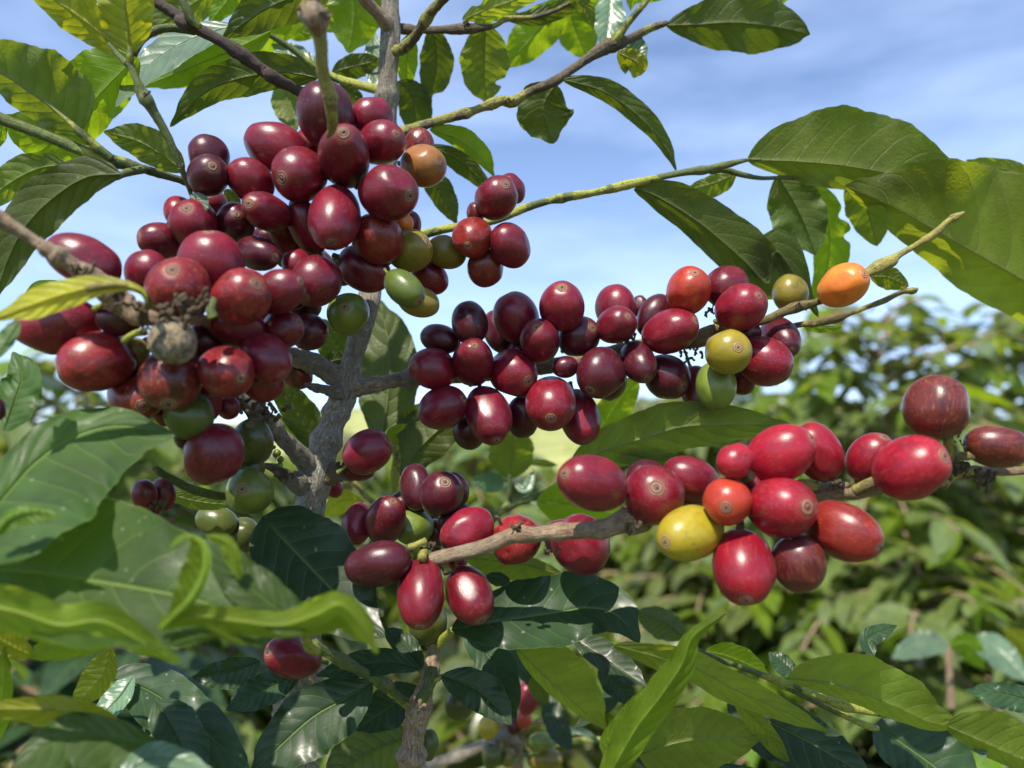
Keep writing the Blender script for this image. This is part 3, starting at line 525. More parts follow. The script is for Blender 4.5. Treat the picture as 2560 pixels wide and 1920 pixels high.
# top cluster
cherries(plant, 20.5, '''A1905,865 165 138 -92 .62 c; 1655,965 150 146 168 .6 c; 1850,1200 172 140 97 .75 c; B420,1065 160 150 8 .85 c; 385,790 128 120 -30 .7 c
A1530,818 172 128 200 -.85 c; 1475,1170 130 106 205 .55 c; 1800,640 178 150 82 -.85 d @21; 1150,975 114 108 -65 .5 d; 1070,1240 124 130 -112 .65 c; B365,1320 142 132 45 -.5 O; D1750,262 138 134 128 .75 c; D2018,195 145 122 28 .9 c
A1700,1255 152 100 -115 .75 c; 1575,1295 128 82 -110 .75 R; 1425,1400 115 92 15 .8 d; 1385,1000 132 112 50 -.7 c; 1300,1235 110 104 -80 .4 d; B330,645 115 104 -20 -.5 c; A1715,800 105 88 -60 -.5 r; 1152,858 98 104 -90 -.6 d
A890,1330 118 100 190 .95 c; 990,1170 85 80 -90 -.5 r; B543,1388 122 112 -28 .85 m; E200,443 112 115 -115 .35 G @22; 510,300 118 90 42 .9 g; 590,375 114 82 15 -.8 m; B615,918 122 113 0 .78 p @22; 595,800 92 78 -90 -.6 b
A1655,1135 60 55 -90 -.5 O; D1640,165 82 75 -90 -.5 c; A1600,1400 95 90 60 -.5 d; B505,1235 55 55 20 -.5 o; B545,1240 72 60 90 -.5 c; A1480,1330 80 80 60 -.5 d; E170,200 80 80 60 -.5 d; A1700,1430 100 95 60 -.5 d @23; A1330,1360 85 80 60 -.5 d @23; A1250,1440 80 80 20 -.5 c @22.5; D1620,330 90 85 60 -.5 d @22; D1480,430 95 90 60 -.5 d @22; A1180,1120 70 70 20 -.5 c @23; D1680,400 95 90 60 -.5 d @23; D1760,180 90 90 60 -.5 d @23.5''')
cherries(br, 22.5, 'B1020,1095 122 115 -55 .75 c; 888,1312 112 108 120 .45 O; 1095,1358 126 105 58 -.7 c; 745,1395 108 88 15 -.7 m; 960,1480 105 98 75 -.7 b; E655,240 105 90 35 -.7 c; B1105,1045 84 72 60 -.6 c; B905,1180 58 50 90 -.5 b')
# centre branch
cherries(cb, 24, '''E890,710 130 111 -85 .52 c; 1260,592 118 107 -105 .3 c; 1320,935 146 137 90 .55 R; 1110,768 134 126 28 .92 R; 1595,770 136 134 122 .75 d; 1806,708 120 94 62 .8 d; 1682,503 110 102 -38 .7 c; 1982,535 150 122 -22 .93 R
665,745 125 116 190 .97 c; 975,1000 158 123 72 .88 c; 725,962 135 118 -25 .9 c; 1130,462 138 122 -112 .95 c; 1383,400 132 123 -90 .97 c; 1475,570 116 108 -35 .95 d; 870,490 120 94 -105 -.9 d; 1480,1010 148 108 75 .93 c
1170,1010 118 92 90 -.8 d; 870,1095 95 88 90 -.8 d; 710,580 110 80 195 -.9 d; 1035,540 120 84 -110 -.9 d; 1680,400 92 112 -90 -.9 c; 1895,450 122 95 -60 -.8 d; 1812,400 60 50 -90 -.6 d; 2080,315 131 122 -70 .97 T; 1960,790 130 120 30 .97 d; 1400,735 72 62 0 -.8 d; 1640,812 105 100 120 -.8 d; 1140,650 70 60 -90 -.8 d
F645,408 140 125 -35 .8 R @23.5; 575,652 122 122 -25 .45 Y @23; 510,838 130 108 85 .97 G; 768,702 155 132 18 .96 R; 570,292 120 114 -45 -.7 c; 865,572 120 98 50 .6 d; 410,865 136 92 72 .95 b; 655,815 75 66 90 -.8 c; 690,545 66 60 0 -.6 d; 1210,285 137 112 -32 .88 o @23.2; 918,325 84 95 -90 -.85 m @25''')
cherries(plant, 23, 'E305,1205 135 116 -35 .95 c; 255,1300 90 66 10 -.7 c; 118,1400 60 48 60 -.7 R @26')
cherries(b3, 24, 'D1645,775 88 78 40 -.8 b @24.5; 1705,540 78 100 15 .93 d @22')
cherries(b5, 21, 'D1400,1145 120 112 -100 .95 D; 1380,1425 117 125 200 .3 G; 1370,1290 85 85 0 -.5 D; G1200,295 112 82 200 -.8 D @24; 1345,372 92 86 90 -.6 D @24')

# ---- left fruiting branch
lb = thing('coffee_branch', 'knobbly brown branch from the left edge ending in large blushed cherries', 'branch', unproj(*nat('A', -60, 1180), .165))
lst = stem('stem', lb, 'A-80,1160,52,16.2 A0,1210,48,16.3 A130,1290,34,16.4 A250,1370,36,16.5 A330,1420,50,16.6 A400,1470,44,16.7 A470,1515,62,16.8 D560,290,64,17 D650,370,66,17.2 D740,430,58,17.3 D850,470,42,17.4 D1000,470,34,17.6 D1120,475,26,18 D1250,560,24,19.5 D1330,760,24,20.4', 'b', .12, 5)
for tx, n, sz, d in (('D660,370', 9, 32, .166), ('D790,440', 12, 32, .165), ('D1000,440', 14, 44, .166), ('D1090,380', 5, 26, .163), ('D800,510', 8, 26, .167), ('A450,1500', 8, 30, .163)): remnants(lb, tx, n, sz, d)
cherries(lb, 17.8, '''D955,592 108 124 90 .7 k !16.8; 990,315 162 173 -107 .62 x !17.8; 1335,348 158 150 -42 .72 x; 1250,762 146 140 25 .55 x; 945,805 148 162 95 .78 b; 535,710 192 158 165 .97 x @17.8; 325,508 210 148 168 -.95 c; 460,145 190 134 205 -.95 c @18
1545,320 140 118 -28 .9 c; 1045,1000 124 126 80 .95 g; 1172,168 150 170 -95 .96 c; 1185,1218 168 150 110 -.93 c; 755,895 152 146 60 .4 x; 1470,682 146 124 48 .85 c; 1310,508 152 112 15 -.8 c; 1560,530 116 106 -25 .92 c; 1460,818 100 106 60 -.8 c; 655,480 110 80 190 -.85 d; 755,665 88 66 90 -.7 m
1140,920 122 85 90 -.7 R; 818,210 108 114 -100 -.7 c @19; 915,1000 62 60 60 -.6 c; 1020,1130 58 54 60 -.6 d; 1262,960 66 60 60 -.6 R; 815,600 30 30 0 -.5 d; 1140,600 105 100 40 -.5 d @19; 1120,740 95 90 40 -.5 d @19; 1250,900 70 66 40 -.5 d @19.5; 700,1010 60 60 20 -.5 d @19.5''')
stem('stalk', lb, 'D525,415,20,17.6 D570,390,15,17.4 D610,385,17,17.3', 's', .03); stem('stalk', lb, 'D690,590,24,17.4 D740,555,19,17.2 D800,540,24,17.1', 's', .03)
stem('stalk', lb, 'D1180,465,30,17 D1165,420,26,17 D1185,360,16,17.2', 's', .08)
leaf(lb, 'D815,385 790,320 690,285 560,285 420,315 250,365 -60,480', 85, 85, 15.6, 'Y', g=.1, p=1.5, tip=.2, wave=.6, label='thin yellow curling leaf with a long curved stalk')
stem('stalk', lb, 'D830,400,22,16.4 D800,330,19,15.9 D720,290,17,15.7 D620,280,17,15.6 D480,300,22,15.6', 'l', .03)
leaf(lb, 'D110,480 60,560 -30,700', 40, 60, 15.9, 'T')

# ---- right fruiting branch in front
rb = thing('coffee_branch', 'brown branch crossing the front right with bright red and yellow sunlit cherries', 'branch', unproj(*nat('F', 2300, 1305), .19))
stem('stem', rb, 'H640,515,36,20.4 H760,480,38,20.3 H935,440,41,20.2 H1100,375,46,20 H1150,365,56,19.9 H1220,368,44,19.9 H1400,352,45,19.8 H1600,340,46,19.7 H1700,310,62,19.6 H1770,290,78,19.6 H1850,300,50,19.7 F100,1570,36,20 F400,1480,32,20.2 F700,1420,30,20.2 F960,1415,34,20.2 F1080,1435,38,20 F1200,1415,50,19.9 F1280,1425,44,19.8 F1420,1405,34,19.8 F1700,1350,30,20 F1900,1320,32,20 F2000,1312,24,20 F2120,1312,25,20 F2300,1302,22,20', 'b', .08, 5, sides=20)
for tx, n, sz, d in (('H650,440', 8, 20, .205), ('H1140,345', 7, 24, .194), ('H1320,440', 6, 20, .2), ('H1330,480', 5, 18, .2), ('H1790,330', 6, 26, .192), ('F1210,1400', 10, 24, .194), ('F1350,1420', 7, 20, .192), ('F1860,1310', 14, 32, .197), ('F1960,1360', 10, 28, .198), ('F2010,1380', 8, 28, .198), ('F620,1330', 6, 16, .186), ('F1840,1130', 3, 16, .195)): remnants(rb, tx, n, sz, d)
cherries(rb, 18.3, '''F570,1478 130 129 100 .25 T; 870,1510 181 170 0 .83 r; 865,1215 186 150 -28 .97 r; 1585,1295 194 168 -22 .88 r; I370,358 180 146 160 .78 y; I660,545 200 168 85 .87 r; 970,530 155 138 75 -.85 B; 1215,350 195 150 25 .96 O
F165,1445 142 163 -70 .25 R @18.6; 365,1355 156 116 20 -.92 R; 1070,1210 168 122 60 -.92 r; 615,1255 100 94 -40 -.7 r; 1365,1242 142 122 -60 .95 r; 120,1340 105 88 -20 -.7 d; 720,1385 60 52 60 -.7 R; E1552,1378 186 152 200 .83 c @18.6
F1728,960 162 167 -80 -.9 B @19; 2062,1175 160 112 8 -.93 B @19.2''')
for s_ in ('F630,1380,30,18.8 F665,1355,28,18.6 F705,1335,30,18.4', 'F1280,1420,34,19 F1340,1390,32,18.8 F1405,1365,34,18.7', 'F1795,1250,26,19.4 F1795,1180,28,19.2 F1795,1120,26,19', 'F1830,1225,24,19.4 F1890,1228,24,19.3 F1940,1225,20,19.2', 'F960,1380,22,19.4 F1010,1385,26,19.4 F1060,1395,26,19.6', 'I640,290,24,19 I645,320,24,18.8 I640,350,28,18.6', 'F1760,1400,26,19.8 F1800,1350,26,19.8 F1860,1320,26,19.8 F1930,1310,24,19.6'): stem('stalk', rb, s_, 'l', .04)
cherries(rb, 19.9, '''H605,688 188 134 93 .85 R @20; 365,530 178 124 168 -.96 d @20; 870,700 160 124 65 .93 R @20.3; 860,345 150 118 -35 -.93 R !21.2; 1130,396 138 132 -60 -.93 x !21.4; 1490,428 153 152 50 -.9 c !21.2; 1385,375 100 95 -30 -.7 c; 795,510 66 60 60 -.7 R @21.5''')
for s_ in ('H540,445,26,20.2 H580,425,20,20.2 H630,405,22,20.3', 'H610,500,26,19.9 H612,480,24,20.1 H625,455,20,20.4', 'H750,580,26,20.4 H735,550,22,20.5 H700,520,20,20.6'): stem('stalk', rb, s_, 'l', .05)

# ---- dark cluster behind the front branch
dk = thing('coffee_branch', 'short shaded twig with a bunch of dark maroon cherries and one green among them', 'branch', unproj(*nat('H', 700, 470), .25))
stem('stem', dk, 'H690,480,24,25 H690,330,26,25 H640,250,24,25.4 H520,330,18,25.6', 'd', .12, 3)
cherries(dk, 22, '''H715,142 122 118 -72 .62 d; 410,290 132 108 -70 .8 c; 565,325 108 98 165 .68 G; 580,110 132 90 -100 -.9 d; 250,305 110 82 -80 -.8 c; 800,112 92 64 60 -.7 d; 800,290 100 90 -40 -.8 d; 490,205 78 70 -60 -.8 d; 690,360 70 70 60 -.7 d; 640,860 112 106 90 -.8 D @23''')

# ---- lower upright shoot
sh_ = thing('coffee_shoot', 'short upright green and brown stem at the bottom centre with dark leaves', 'shoot', unproj(*nat('H', 540, 1760), .225))
stem('stem', sh_, 'H530,1900,62,22.5 H545,1660,60,22.5 H560,1500,60,22.5 H575,1400,68,22.5 H595,1320,74,22.5 H620,1230,48,22.6 H650,1130,42,22.8 H670,1020,38,23 H680,940,42,23 H695,890,14,23', 'b', .11, 3)
stem('stem', sh_, 'H560,1330,44,22.4 H640,1220,36,22.3 H665,1100,30,22.6', 's', .06, 1)
stem('twig', sh_, 'H690,990,26,23 H730,940,26,22.6 H780,895,18,22', 's', .05); stem('twig', sh_, 'H530,1310,26,22.4 H440,1240,28,22 H410,1200,40,21.8 H300,1140,30,21.3 G1900,1070,30,20.4 G1780,1005,28,19.8 G1730,975,34,19.6', 's', .05, 1, label='green side twig with a cut bud')
stem('twig', sh_, 'H665,1180,22,22.4 H720,1150,12,22.2', 's', .05); stem('twig', sh_, 'H610,1120,22,22.8 H560,1080,14,22.8', 's', .05)
remnants(sh_, 'H580,1340', 8, 26, .216, 'b'); remnants(sh_, 'H420,1200', 4, 14, .212, 'b')
leaf(sh_, 'H770,895 950,862 1150,830 1350,800 1520,775 1680,810 1812,965', 215, 185, 21.2, 't', g=.9, wave=1.3, p=.95, label='big dark glossy leaf under the front branch')
leaf(sh_, 'H715,1150 890,1215 1000,1300 1103,1420', 112, 110, 21.8, 't', g=.5)
leaf(sh_, 'H840,900 1000,1080 1125,1390', 115, 100, 23.6, 't')
leaf(sh_, 'H600,1110 450,1075 280,1085 20,1150', 75, 80, 21.4, 't'); leaf(sh_, 'H610,1110 520,980 395,880', 75, 62, 22.4, 't')
leaf(sh_, 'G2060,1190 1900,1280 1700,1400 1380,1700', 205, 165, 20.6, 't', g=.6, label='dark leaf with a pale midrib at the bottom')
leaf(sh_, 'H590,1210 460,1300 240,1450', 120, 115, 23.6, 't'); leaf(sh_, 'H560,1480 350,1560 60,1740', 170, 170, 25, 'k', g=.3)
leaf(sh_, 'G1450,270 1600,430 1850,690 2000,840 2125,930', 270, 270, 20.6, 't', g=.7, p=.72, label='broad dark leaf in front of the foot of the trunk')
leaf(sh_, 'G1660,1130 1480,1220 1250,1340', 90, 95, 22, 't', g=.9)
cherries(sh_, 23, 'G1622,1045 150 112 190 .88 c @22; H815,1310 80 76 90 -.7 D @26; H640,1530 82 56 90 -.7 D @24')

# ---- curled young shoot in the foreground
cs = thing('coffee_leaf_spray', 'blurred bright yellow-green curled leaf closest to the camera at lower left', 'curled leaf', unproj(*nat('G', 1720, 1000), .185))
stem('stalk', cs, 'G1760,1010,26,19.4 G1710,990,28,18.6 G1690,930,26,17.8 G1700,860,18,16.8', 's', .04)
leaf(cs, 'G868,880 1050,820 1300,845 1550,870 1750,810 1880,755 1990,860 2088,1030', 78, 72, 14.2, 'l', g=-.35, p=.85, fold=.45, e=.4, tip=.08, label='wavy edge-on blade sweeping right')
leaf(cs, 'G1560,880 1720,840 1860,800 1960,850 2070,990', 125, 100, 14.5, 'b', g=-.3, fold=.3, p=.85, e=.6, curlL=.3)
leaf(cs, 'G1690,900 1560,800 1420,690 1280,560 1150,370', 125, 130, 15.0, 'T', g=.8, wave=1.6, fold=.5, p=.8, e=.5)
leaf(cs, 'G1330,620 1290,480 1240,400 1130,372', 50, 40, 14.7, 'l', g=-.2)
leaf(cs, 'G880,900 960,820 1060,720 1130,590 1140,470 1090,400 1010,385 935,450', 24, 26, 13.8, 'l', g=.1, p=.8, fold=.1, e=.35, tip=.06, label='hooked curl of the young leaf')
leaf(cs, 'G900,895 1020,770 1090,620 1105,500 1060,375', 105, 40, 13.95, 'b', g=-.2, p=1.15, e=.7, fold=.15, label='bright inner face of the hooked leaf')
leaf(cs, 'G1100,840 1230,920 1370,985', 34, 26, 14.1, 'l')

# ---- big leaves, lower left
ll = thing('coffee_leaf_spray', 'large dark green leaves filling the lower left foreground', 'leaf spray', unproj(*nat('G', -300, 600), .16))
stem('stem', ll, 'G-500,1300,30,16.5 G-300,700,28,16 G-260,520,24,16 G-250,300,20,16', 's', .05)
leaf(ll, 'G-330,560 100,570 500,620 1000,710 1250,800 1460,985', 450, 400, 15.2, 'T', g=.7, wave=1.2, p=.8, curlR=.25, label='largest leaf with brown scratches, lower left')
leaf(ll, 'D-330,1760 -60,1540 180,1275 400,1125 650,1060 962,1105', 150, 420, 16.4, 'T', g=1.0, wave=.8, p=.95, label='broad glossy leaf below the hanging cherries')
leaf(ll, 'G-620,600 -200,730 100,800 330,870 560,850 780,960 1000,1075', 130, 120, 13.9, 'l', g=-.4, wave=2, p=.75, e=.5, label='bright wavy turned-up leaf margin'); leaf(ll, 'G-40,380 60,270 200,240 340,270', 40, 70, 14.3, 'b', g=.3)
leaf(ll, 'D20,1090 90,900 120,780 70,650', 115, 130, 18.5, 'T', g=.5, wave=2.0)
leaf(ll, 'G620,975 400,970 150,1050', 80, 95, 17, 'b'); leaf(ll, 'G180,1040 60,980 -80,900', 70, 80, 17.4, 'y', label='yellow leaf with a brown spot')
leaf(ll, 'G-120,1650 0,1350 30,980', 90, 60, 18, 'b')
leaf(ll, 'G740,1500 560,1400 300,1340 -120,1330', 100, 85, 16, 'y', g=-.3, fold=.4)
leaf(ll, 'G900,1560 600,1490 350,1490 40,1700', 190, 120, 15.4, 'T', g=.9); leaf(ll, 'G650,1720 860,1600 1170,1665', 85, 60, 15, 'w', g=.9)
leaf(ll, 'G610,990 560,1150 400,1330', 75, 95, 20, 'o'); leaf(ll, 'G740,1150 650,1280 500,1420', 60, 80, 21, 'w', g=.8)
leaf(ll, 'G600,1165 800,1220 1000,1350 1200,1520 1400,1740', 165, 185, 20.8, 't', g=.9, p=.75, label='dark leaf with a hooked tip')
leaf(ll, 'G860,1290 960,1440 1040,1600 1100,1800', 150, 125, 19.6, 't', g=.8, p=.7); leaf(ll, 'G1440,1070 1280,1120 1060,1160', 100, 70, 23, 't', g=.4)
leaf(ll, 'G1100,1230 900,1330 800,1500', 60, 60, 22, 't')
cherries(ll, 21, 'D800,1440 82 66 80 -.8 c @20; 905,1440 100 60 85 -.8 c @20.6; 820,1525 66 60 85 -.8 R @20.8; -18,965 82 42 80 -.7 d !17')
remnants(ll, 'D880,1510', 12, 24, .2); stem('stem', ll, 'D680,1530,24,20.4 D800,1560,24,20.4 D960,1590,12,20.6', 'b', .1)
stem('stem', ll, 'D860,1300,22,19 D930,1345,26,19.6 D1050,1405,28,20.4 D1150,1435,28,21 D1300,1460,22,22', 's', .05, label='smooth green stalk')
leaf(ll, 'D900,1430 1100,1480 1300,1500', 40, 45, 23, 'u')

# ---- upper left branches
ul = thing('coffee_branch', 'green branch from the left edge with long drooping leaves against the sky', 'branch', unproj(*nat('A', -60, 640), .205))
stem('stem', ul, 'A-90,610,34,20.4 A0,655,36,20.6 A200,730,34,20.8 A400,810,36,21 A490,845,42,21 A600,885,46,21.2 A690,905,38,21.4 A780,930,28,21.6 A860,955,24,22 A1040,1010,22,23 A1150,1060,20,24', 's', .06, 2)
stem('stalk', ul, 'A280,585,5,20.7 A380,670,13,20.6 A440,730,22,20.6 A530,810,26,20.8 A620,880,24,21', 's', .04); stem('stalk', ul, 'A340,915,18,20.8 A480,905,20,21 A640,900,22,21.2', 's', .04); stem('stalk', ul, 'A640,985,14,20.6 A700,955,22,21 A800,935,24,21.4', 's', .04)
leaf(ul, 'A450,735 320,620 150,500 0,405 -260,300', 120, 265, 20.6, 'u', g=-.6, p=.66, label='broad leaf half in shade at the upper left')
leaf(ul, 'A540,850 380,790 200,730 10,640', 150, 130, 22, 'b', g=-.5, label='bright yellow-green backlit leaf')
leaf(ul, 'A30,690 -30,760 -120,840', 60, 60, 22, 'b')
leaf(ul, 'A370,912 220,930 60,1010 -180,1190', 92, 110, 20.9, 'u', g=-.5)
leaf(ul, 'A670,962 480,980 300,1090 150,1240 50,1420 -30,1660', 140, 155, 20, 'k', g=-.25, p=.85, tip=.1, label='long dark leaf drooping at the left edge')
leaf(ul, 'A170,1000 165,1050 160,1085', 18, 18, 21, 'k'); leaf(ul, 'A120,1150 20,1300 -40,1500', 90, 90, 23, 't')
leaf(ul, 'A130,1700 200,1590 350,1560', 30, 30, 23, 'b')
t2 = thing('coffee_branch', 'thin green twig with two yellow young leaves at its top in the upper left', 'branch', unproj(*nat('A', 1060, 1080), .21))
stem('stem', t2, 'A1062,1090,12,20.6 A1030,1000,16,20.4 A990,900,20,20.2 A930,760,24,20 A850,620,30,19.8 A815,560,42,19.7 A790,520,40,19.7 A760,450,22,19.6 A735,390,22,19.6 A718,350,26,19.6', 's', .07, 0)
remnants(t2, 'A800,525', 5, 12, .193, 'd'); remnants(t2, 'A1000,935', 4, 10, .2, 'b')
leaf(t2, 'A718,300 705,180 690,20 670,-260', 150, 155, 19.5, 'y', g=-.5, p=.85, fold=.35, label='upright yellowish young leaf'); stem('stalk', t2, 'A718,350,20,19.6 A720,310,18,19.5 A716,260,10,19.5', 's', .03)
leaf(t2, 'A650,300 560,190 420,80 100,-140', 105, 125, 19.9, 'y', g=-.5, p=.85, label='yellow-green leaf leaning left'); stem('stalk', t2, 'A705,355,18,19.6 A660,310,15,19.8 A600,240,8,19.9', 's', .03)
leaf(t2, 'A1060,1070 1100,1130 1103,1205', 55, 50, 20.2, 'w', g=.3, tip=.3); 
leaf(t2, 'A1020,950 900,860 760,780 572,728', 90, 105, 20.8, 'u', g=-.5, label='small leaf beside the thin twig')
leaf(t2, 'A1240,1050 1290,1100 1330,1140', 40, 36, 25, 'k')
t3 = thing('coffee_branch', 'dark brown branch slanting down from the top left toward the topmost cherries', 'branch', unproj(*nat('A', 780, -60), .22))
stem('stem', t3, 'A760,-60,30,21.6 A850,5,33,21.8 A980,85,38,22 A1010,120,46,22 A1090,160,38,22.2 A1250,245,36,22.5 A1450,385,40,23 A1500,420,42,23 A1600,475,34,23.4 A1700,520,32,24 A1950,600,30,25.6', 'd', .09, 4)
stem('stalk', t3, 'A1110,150,16,21.9 A1060,110,24,21.8 A1030,50,24,21.7 A990,-40,18,21.6', 's', .04)
stem('stalk', t3, 'A740,300,18,22.4 A790,215,20,22.6 A870,165,22,22.8 A960,155,22,23 A1080,175,20,23.2', 's', .04)
leaf(t3, 'A760,310 640,430 520,560 400,720 250,890', 150, 250, 23.4, 'b', g=-.5, p=.8, label='large bright green leaf with a pale half')
leaf(t3, 'A1290,140 1050,220 880,320 750,430 640,590', 95, 95, 24.2, 'w', g=1.1, wave=1.6, label='shining silvery leaf reflecting the sky')
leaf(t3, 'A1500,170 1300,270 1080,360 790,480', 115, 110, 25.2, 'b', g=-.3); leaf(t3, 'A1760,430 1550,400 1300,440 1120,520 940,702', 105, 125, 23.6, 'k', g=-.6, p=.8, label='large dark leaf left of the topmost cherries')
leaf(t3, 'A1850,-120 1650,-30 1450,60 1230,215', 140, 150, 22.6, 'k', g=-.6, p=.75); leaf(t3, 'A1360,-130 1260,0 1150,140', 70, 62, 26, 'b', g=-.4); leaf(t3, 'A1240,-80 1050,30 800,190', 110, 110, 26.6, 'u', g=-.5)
leaf(t3, 'A1930,-180 1960,60 1930,295', 165, 150, 27, 'b', g=-.4, bites=((.7, 1, .2, .04),)); leaf(t3, 'A1770,430 1650,340 1500,235', 75, 80, 27, 'w', g=.8); leaf(t3, 'A1560,440 1590,560 1640,725', 80, 90, 28, 'u', g=.3)
leaf(t3, 'A1500,60 1620,160 1760,200', 60, 60, 28, 'b'); stem('stem', t3, 'A1350,120,10,26 A1450,170,14,26 A1600,260,20,26.4 A1720,350,22,26.6 A1850,430,26,26.8 A2100,500,30,26.6', 's', .05, 1)
leaf(t3, 'B110,400 220,370 390,330', 70, 72, 27, 'k'); leaf(t3, 'B340,170 335,330 345,510', 55, 48, 27.4, 'w'); leaf(t3, 'B150,470 210,520 290,560', 50, 50, 28, 'k'); leaf(t3, 'B100,420 60,600 80,760', 70, 60, 29, 'w')
leaf(t3, 'A1780,60 1500,150 1200,330 830,480', 130, 110, 27.4, 'b'); leaf(t3, 'A680,240 850,100 1050,-60', 90, 90, 27, 'u'); leaf(t3, 'A2150,-30 1900,60 1640,130', 110, 110, 28, 'u', bites=((.5, 1, .4, .04),))
stem('node_knob', hs, 'A1730,30,46,16.3 A1735,75,86,16.3 A1745,115,80,16.4 A1752,160,46,16.6', 'b', .16, 0, label='swollen brown node')
# leaves of the main plant, upper right
P_ = plant
leaf(P_, 'B545,180 525,330 530,500', 60, 62, 27, 'b'); leaf(P_, 'B665,150 690,300 680,430 622,578', 92, 95, 27, 'k', bites=((.85, -1, .5, .05),)); leaf(P_, 'B470,450 560,560 580,780', 100, 90, 27.6, 'k')
leaf(P_, 'B960,130 955,300 955,450 975,578', 135, 135, 27, 'u', bites=((.74, -1, .45, .045),), label='upright green leaf under the top branch'); leaf(P_, 'B1440,0 1280,140 1180,250 1050,385', 110, 120, 28, 'b')
leaf(P_, 'B830,110 1000,40 1320,-60', 70, 62, 25.6, 'o', bites=((.25, -1, .4, .05),)); leaf(P_, 'B1080,110 1300,70 1580,-50', 45, 62, 26.2, 'k'); leaf(P_, 'B1380,-60 1500,30 1556,165', 50, 40, 25.6, 'u'); leaf(P_, 'B900,170 1000,70 1150,80', 60, 50, 28, 'b')
leaf(P_, 'B1400,-20 1450,150 1525,335', 130, 110, 30, 'b'); leaf(P_, 'B1650,-60 1640,110 1620,275', 90, 80, 29, 'w', g=.3); leaf(P_, 'B1700,-40 1560,60 1360,150', 60, 70, 30, 'b'); leaf(P_, 'B2050,-60 1800,-20 1760,60', 50, 60, 27, 'b')
leaf(P_, 'B1690,240 1790,290 1850,330', 90, 60, 26, 'w', g=.3); leaf(P_, 'B1690,290 1800,350 1780,432', 60, 90, 25.6, 'y', label='torn yellow and green young leaf')
leaf(P_, 'B1350,465 1290,560 1290,660 1335,795', 165, 150, 25.8, 'k', g=-.4, tip=.2, label='pointed curled leaf hanging from the rising branch'); leaf(P_, 'B1385,440 1600,500 1780,620 1930,780 2016,948', 78, 52, 25.4, 'k', g=-.5, p=.8, label='long narrow leaf arching down against the sky')
leaf(P_, 'B650,715 800,770 920,860 1008,978', 80, 42, 25.6, 'b', label='bright green backlit leaf right of the topmost cherries'); leaf(P_, 'B640,800 800,880 910,970 1000,1075', 55, 62, 26.4, 'k'); leaf(P_, 'B590,930 690,1040 800,1240', 80, 62, 26.8, 'k')
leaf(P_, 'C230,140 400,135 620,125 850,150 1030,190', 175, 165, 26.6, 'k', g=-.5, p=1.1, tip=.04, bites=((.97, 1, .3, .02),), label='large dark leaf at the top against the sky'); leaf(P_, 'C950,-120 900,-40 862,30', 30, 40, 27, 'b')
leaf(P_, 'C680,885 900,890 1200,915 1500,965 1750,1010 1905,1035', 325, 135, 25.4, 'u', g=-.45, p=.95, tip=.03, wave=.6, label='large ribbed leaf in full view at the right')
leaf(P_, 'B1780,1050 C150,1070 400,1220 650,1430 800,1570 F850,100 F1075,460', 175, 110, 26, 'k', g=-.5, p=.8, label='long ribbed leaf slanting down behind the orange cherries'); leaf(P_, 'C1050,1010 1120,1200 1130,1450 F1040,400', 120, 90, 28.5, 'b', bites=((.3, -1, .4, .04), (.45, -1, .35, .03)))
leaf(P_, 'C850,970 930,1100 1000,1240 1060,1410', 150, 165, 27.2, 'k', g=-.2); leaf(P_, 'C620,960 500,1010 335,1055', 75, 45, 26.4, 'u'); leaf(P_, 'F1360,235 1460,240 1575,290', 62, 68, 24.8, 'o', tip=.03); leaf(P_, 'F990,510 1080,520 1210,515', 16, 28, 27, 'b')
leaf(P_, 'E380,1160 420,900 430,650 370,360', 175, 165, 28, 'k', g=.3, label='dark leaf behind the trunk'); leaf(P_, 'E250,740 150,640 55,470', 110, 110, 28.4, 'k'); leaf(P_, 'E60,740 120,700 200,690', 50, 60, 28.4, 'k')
leaf(P_, 'D1780,1210 1680,1060 1600,940 1490,800', 80, 115, 27, 'k', g=-.5); leaf(P_, 'D1750,1240 1640,1100 1510,1000', 62, 52, 27.6, 'b')
leaf(P_, 'E490,1340 600,1180 740,1050 900,930', 170, 120, 27, 'k', g=.2); leaf(P_, 'E470,1170 520,1060 610,930', 60, 62, 27.6, 'u'); leaf(P_, 'E480,1160 440,1100 530,1050', 26, 26, 26, 'b')
stem('twig', P_, 'E440,1130,14,26.4 E470,1200,16,26.4 E462,1300,24,26.6 E455,1480,26,27', 's', .06, 1)
leaf(P_, 'E1580,1110 1660,980 1810,780', 90, 90, 30, 'b'); leaf(P_, 'E1420,1300 1650,1190 1900,1110 F380,1060 F920,1050', 150, 135, 24.8, 'u', g=-.5, p=.8, label='wide leaf lying across behind the middle cherries'); leaf(P_, 'F330,1260 F0,1220 E1680,1245', 52, 62, 25.4, 'k')
leaf(P_, 'E1240,1480 1450,1500 1740,1560', 150, 130, 30, 'b'); leaf(P_, 'H1400,600 1150,530 820,500', 92, 52, 26, 'u', g=-.3); leaf(P_, 'D2000,1470 1880,1480 1780,1560', 70, 50, 28, 'y'); leaf(P_, 'H960,600 1050,620 1100,640', 40, 40, 26, 't')

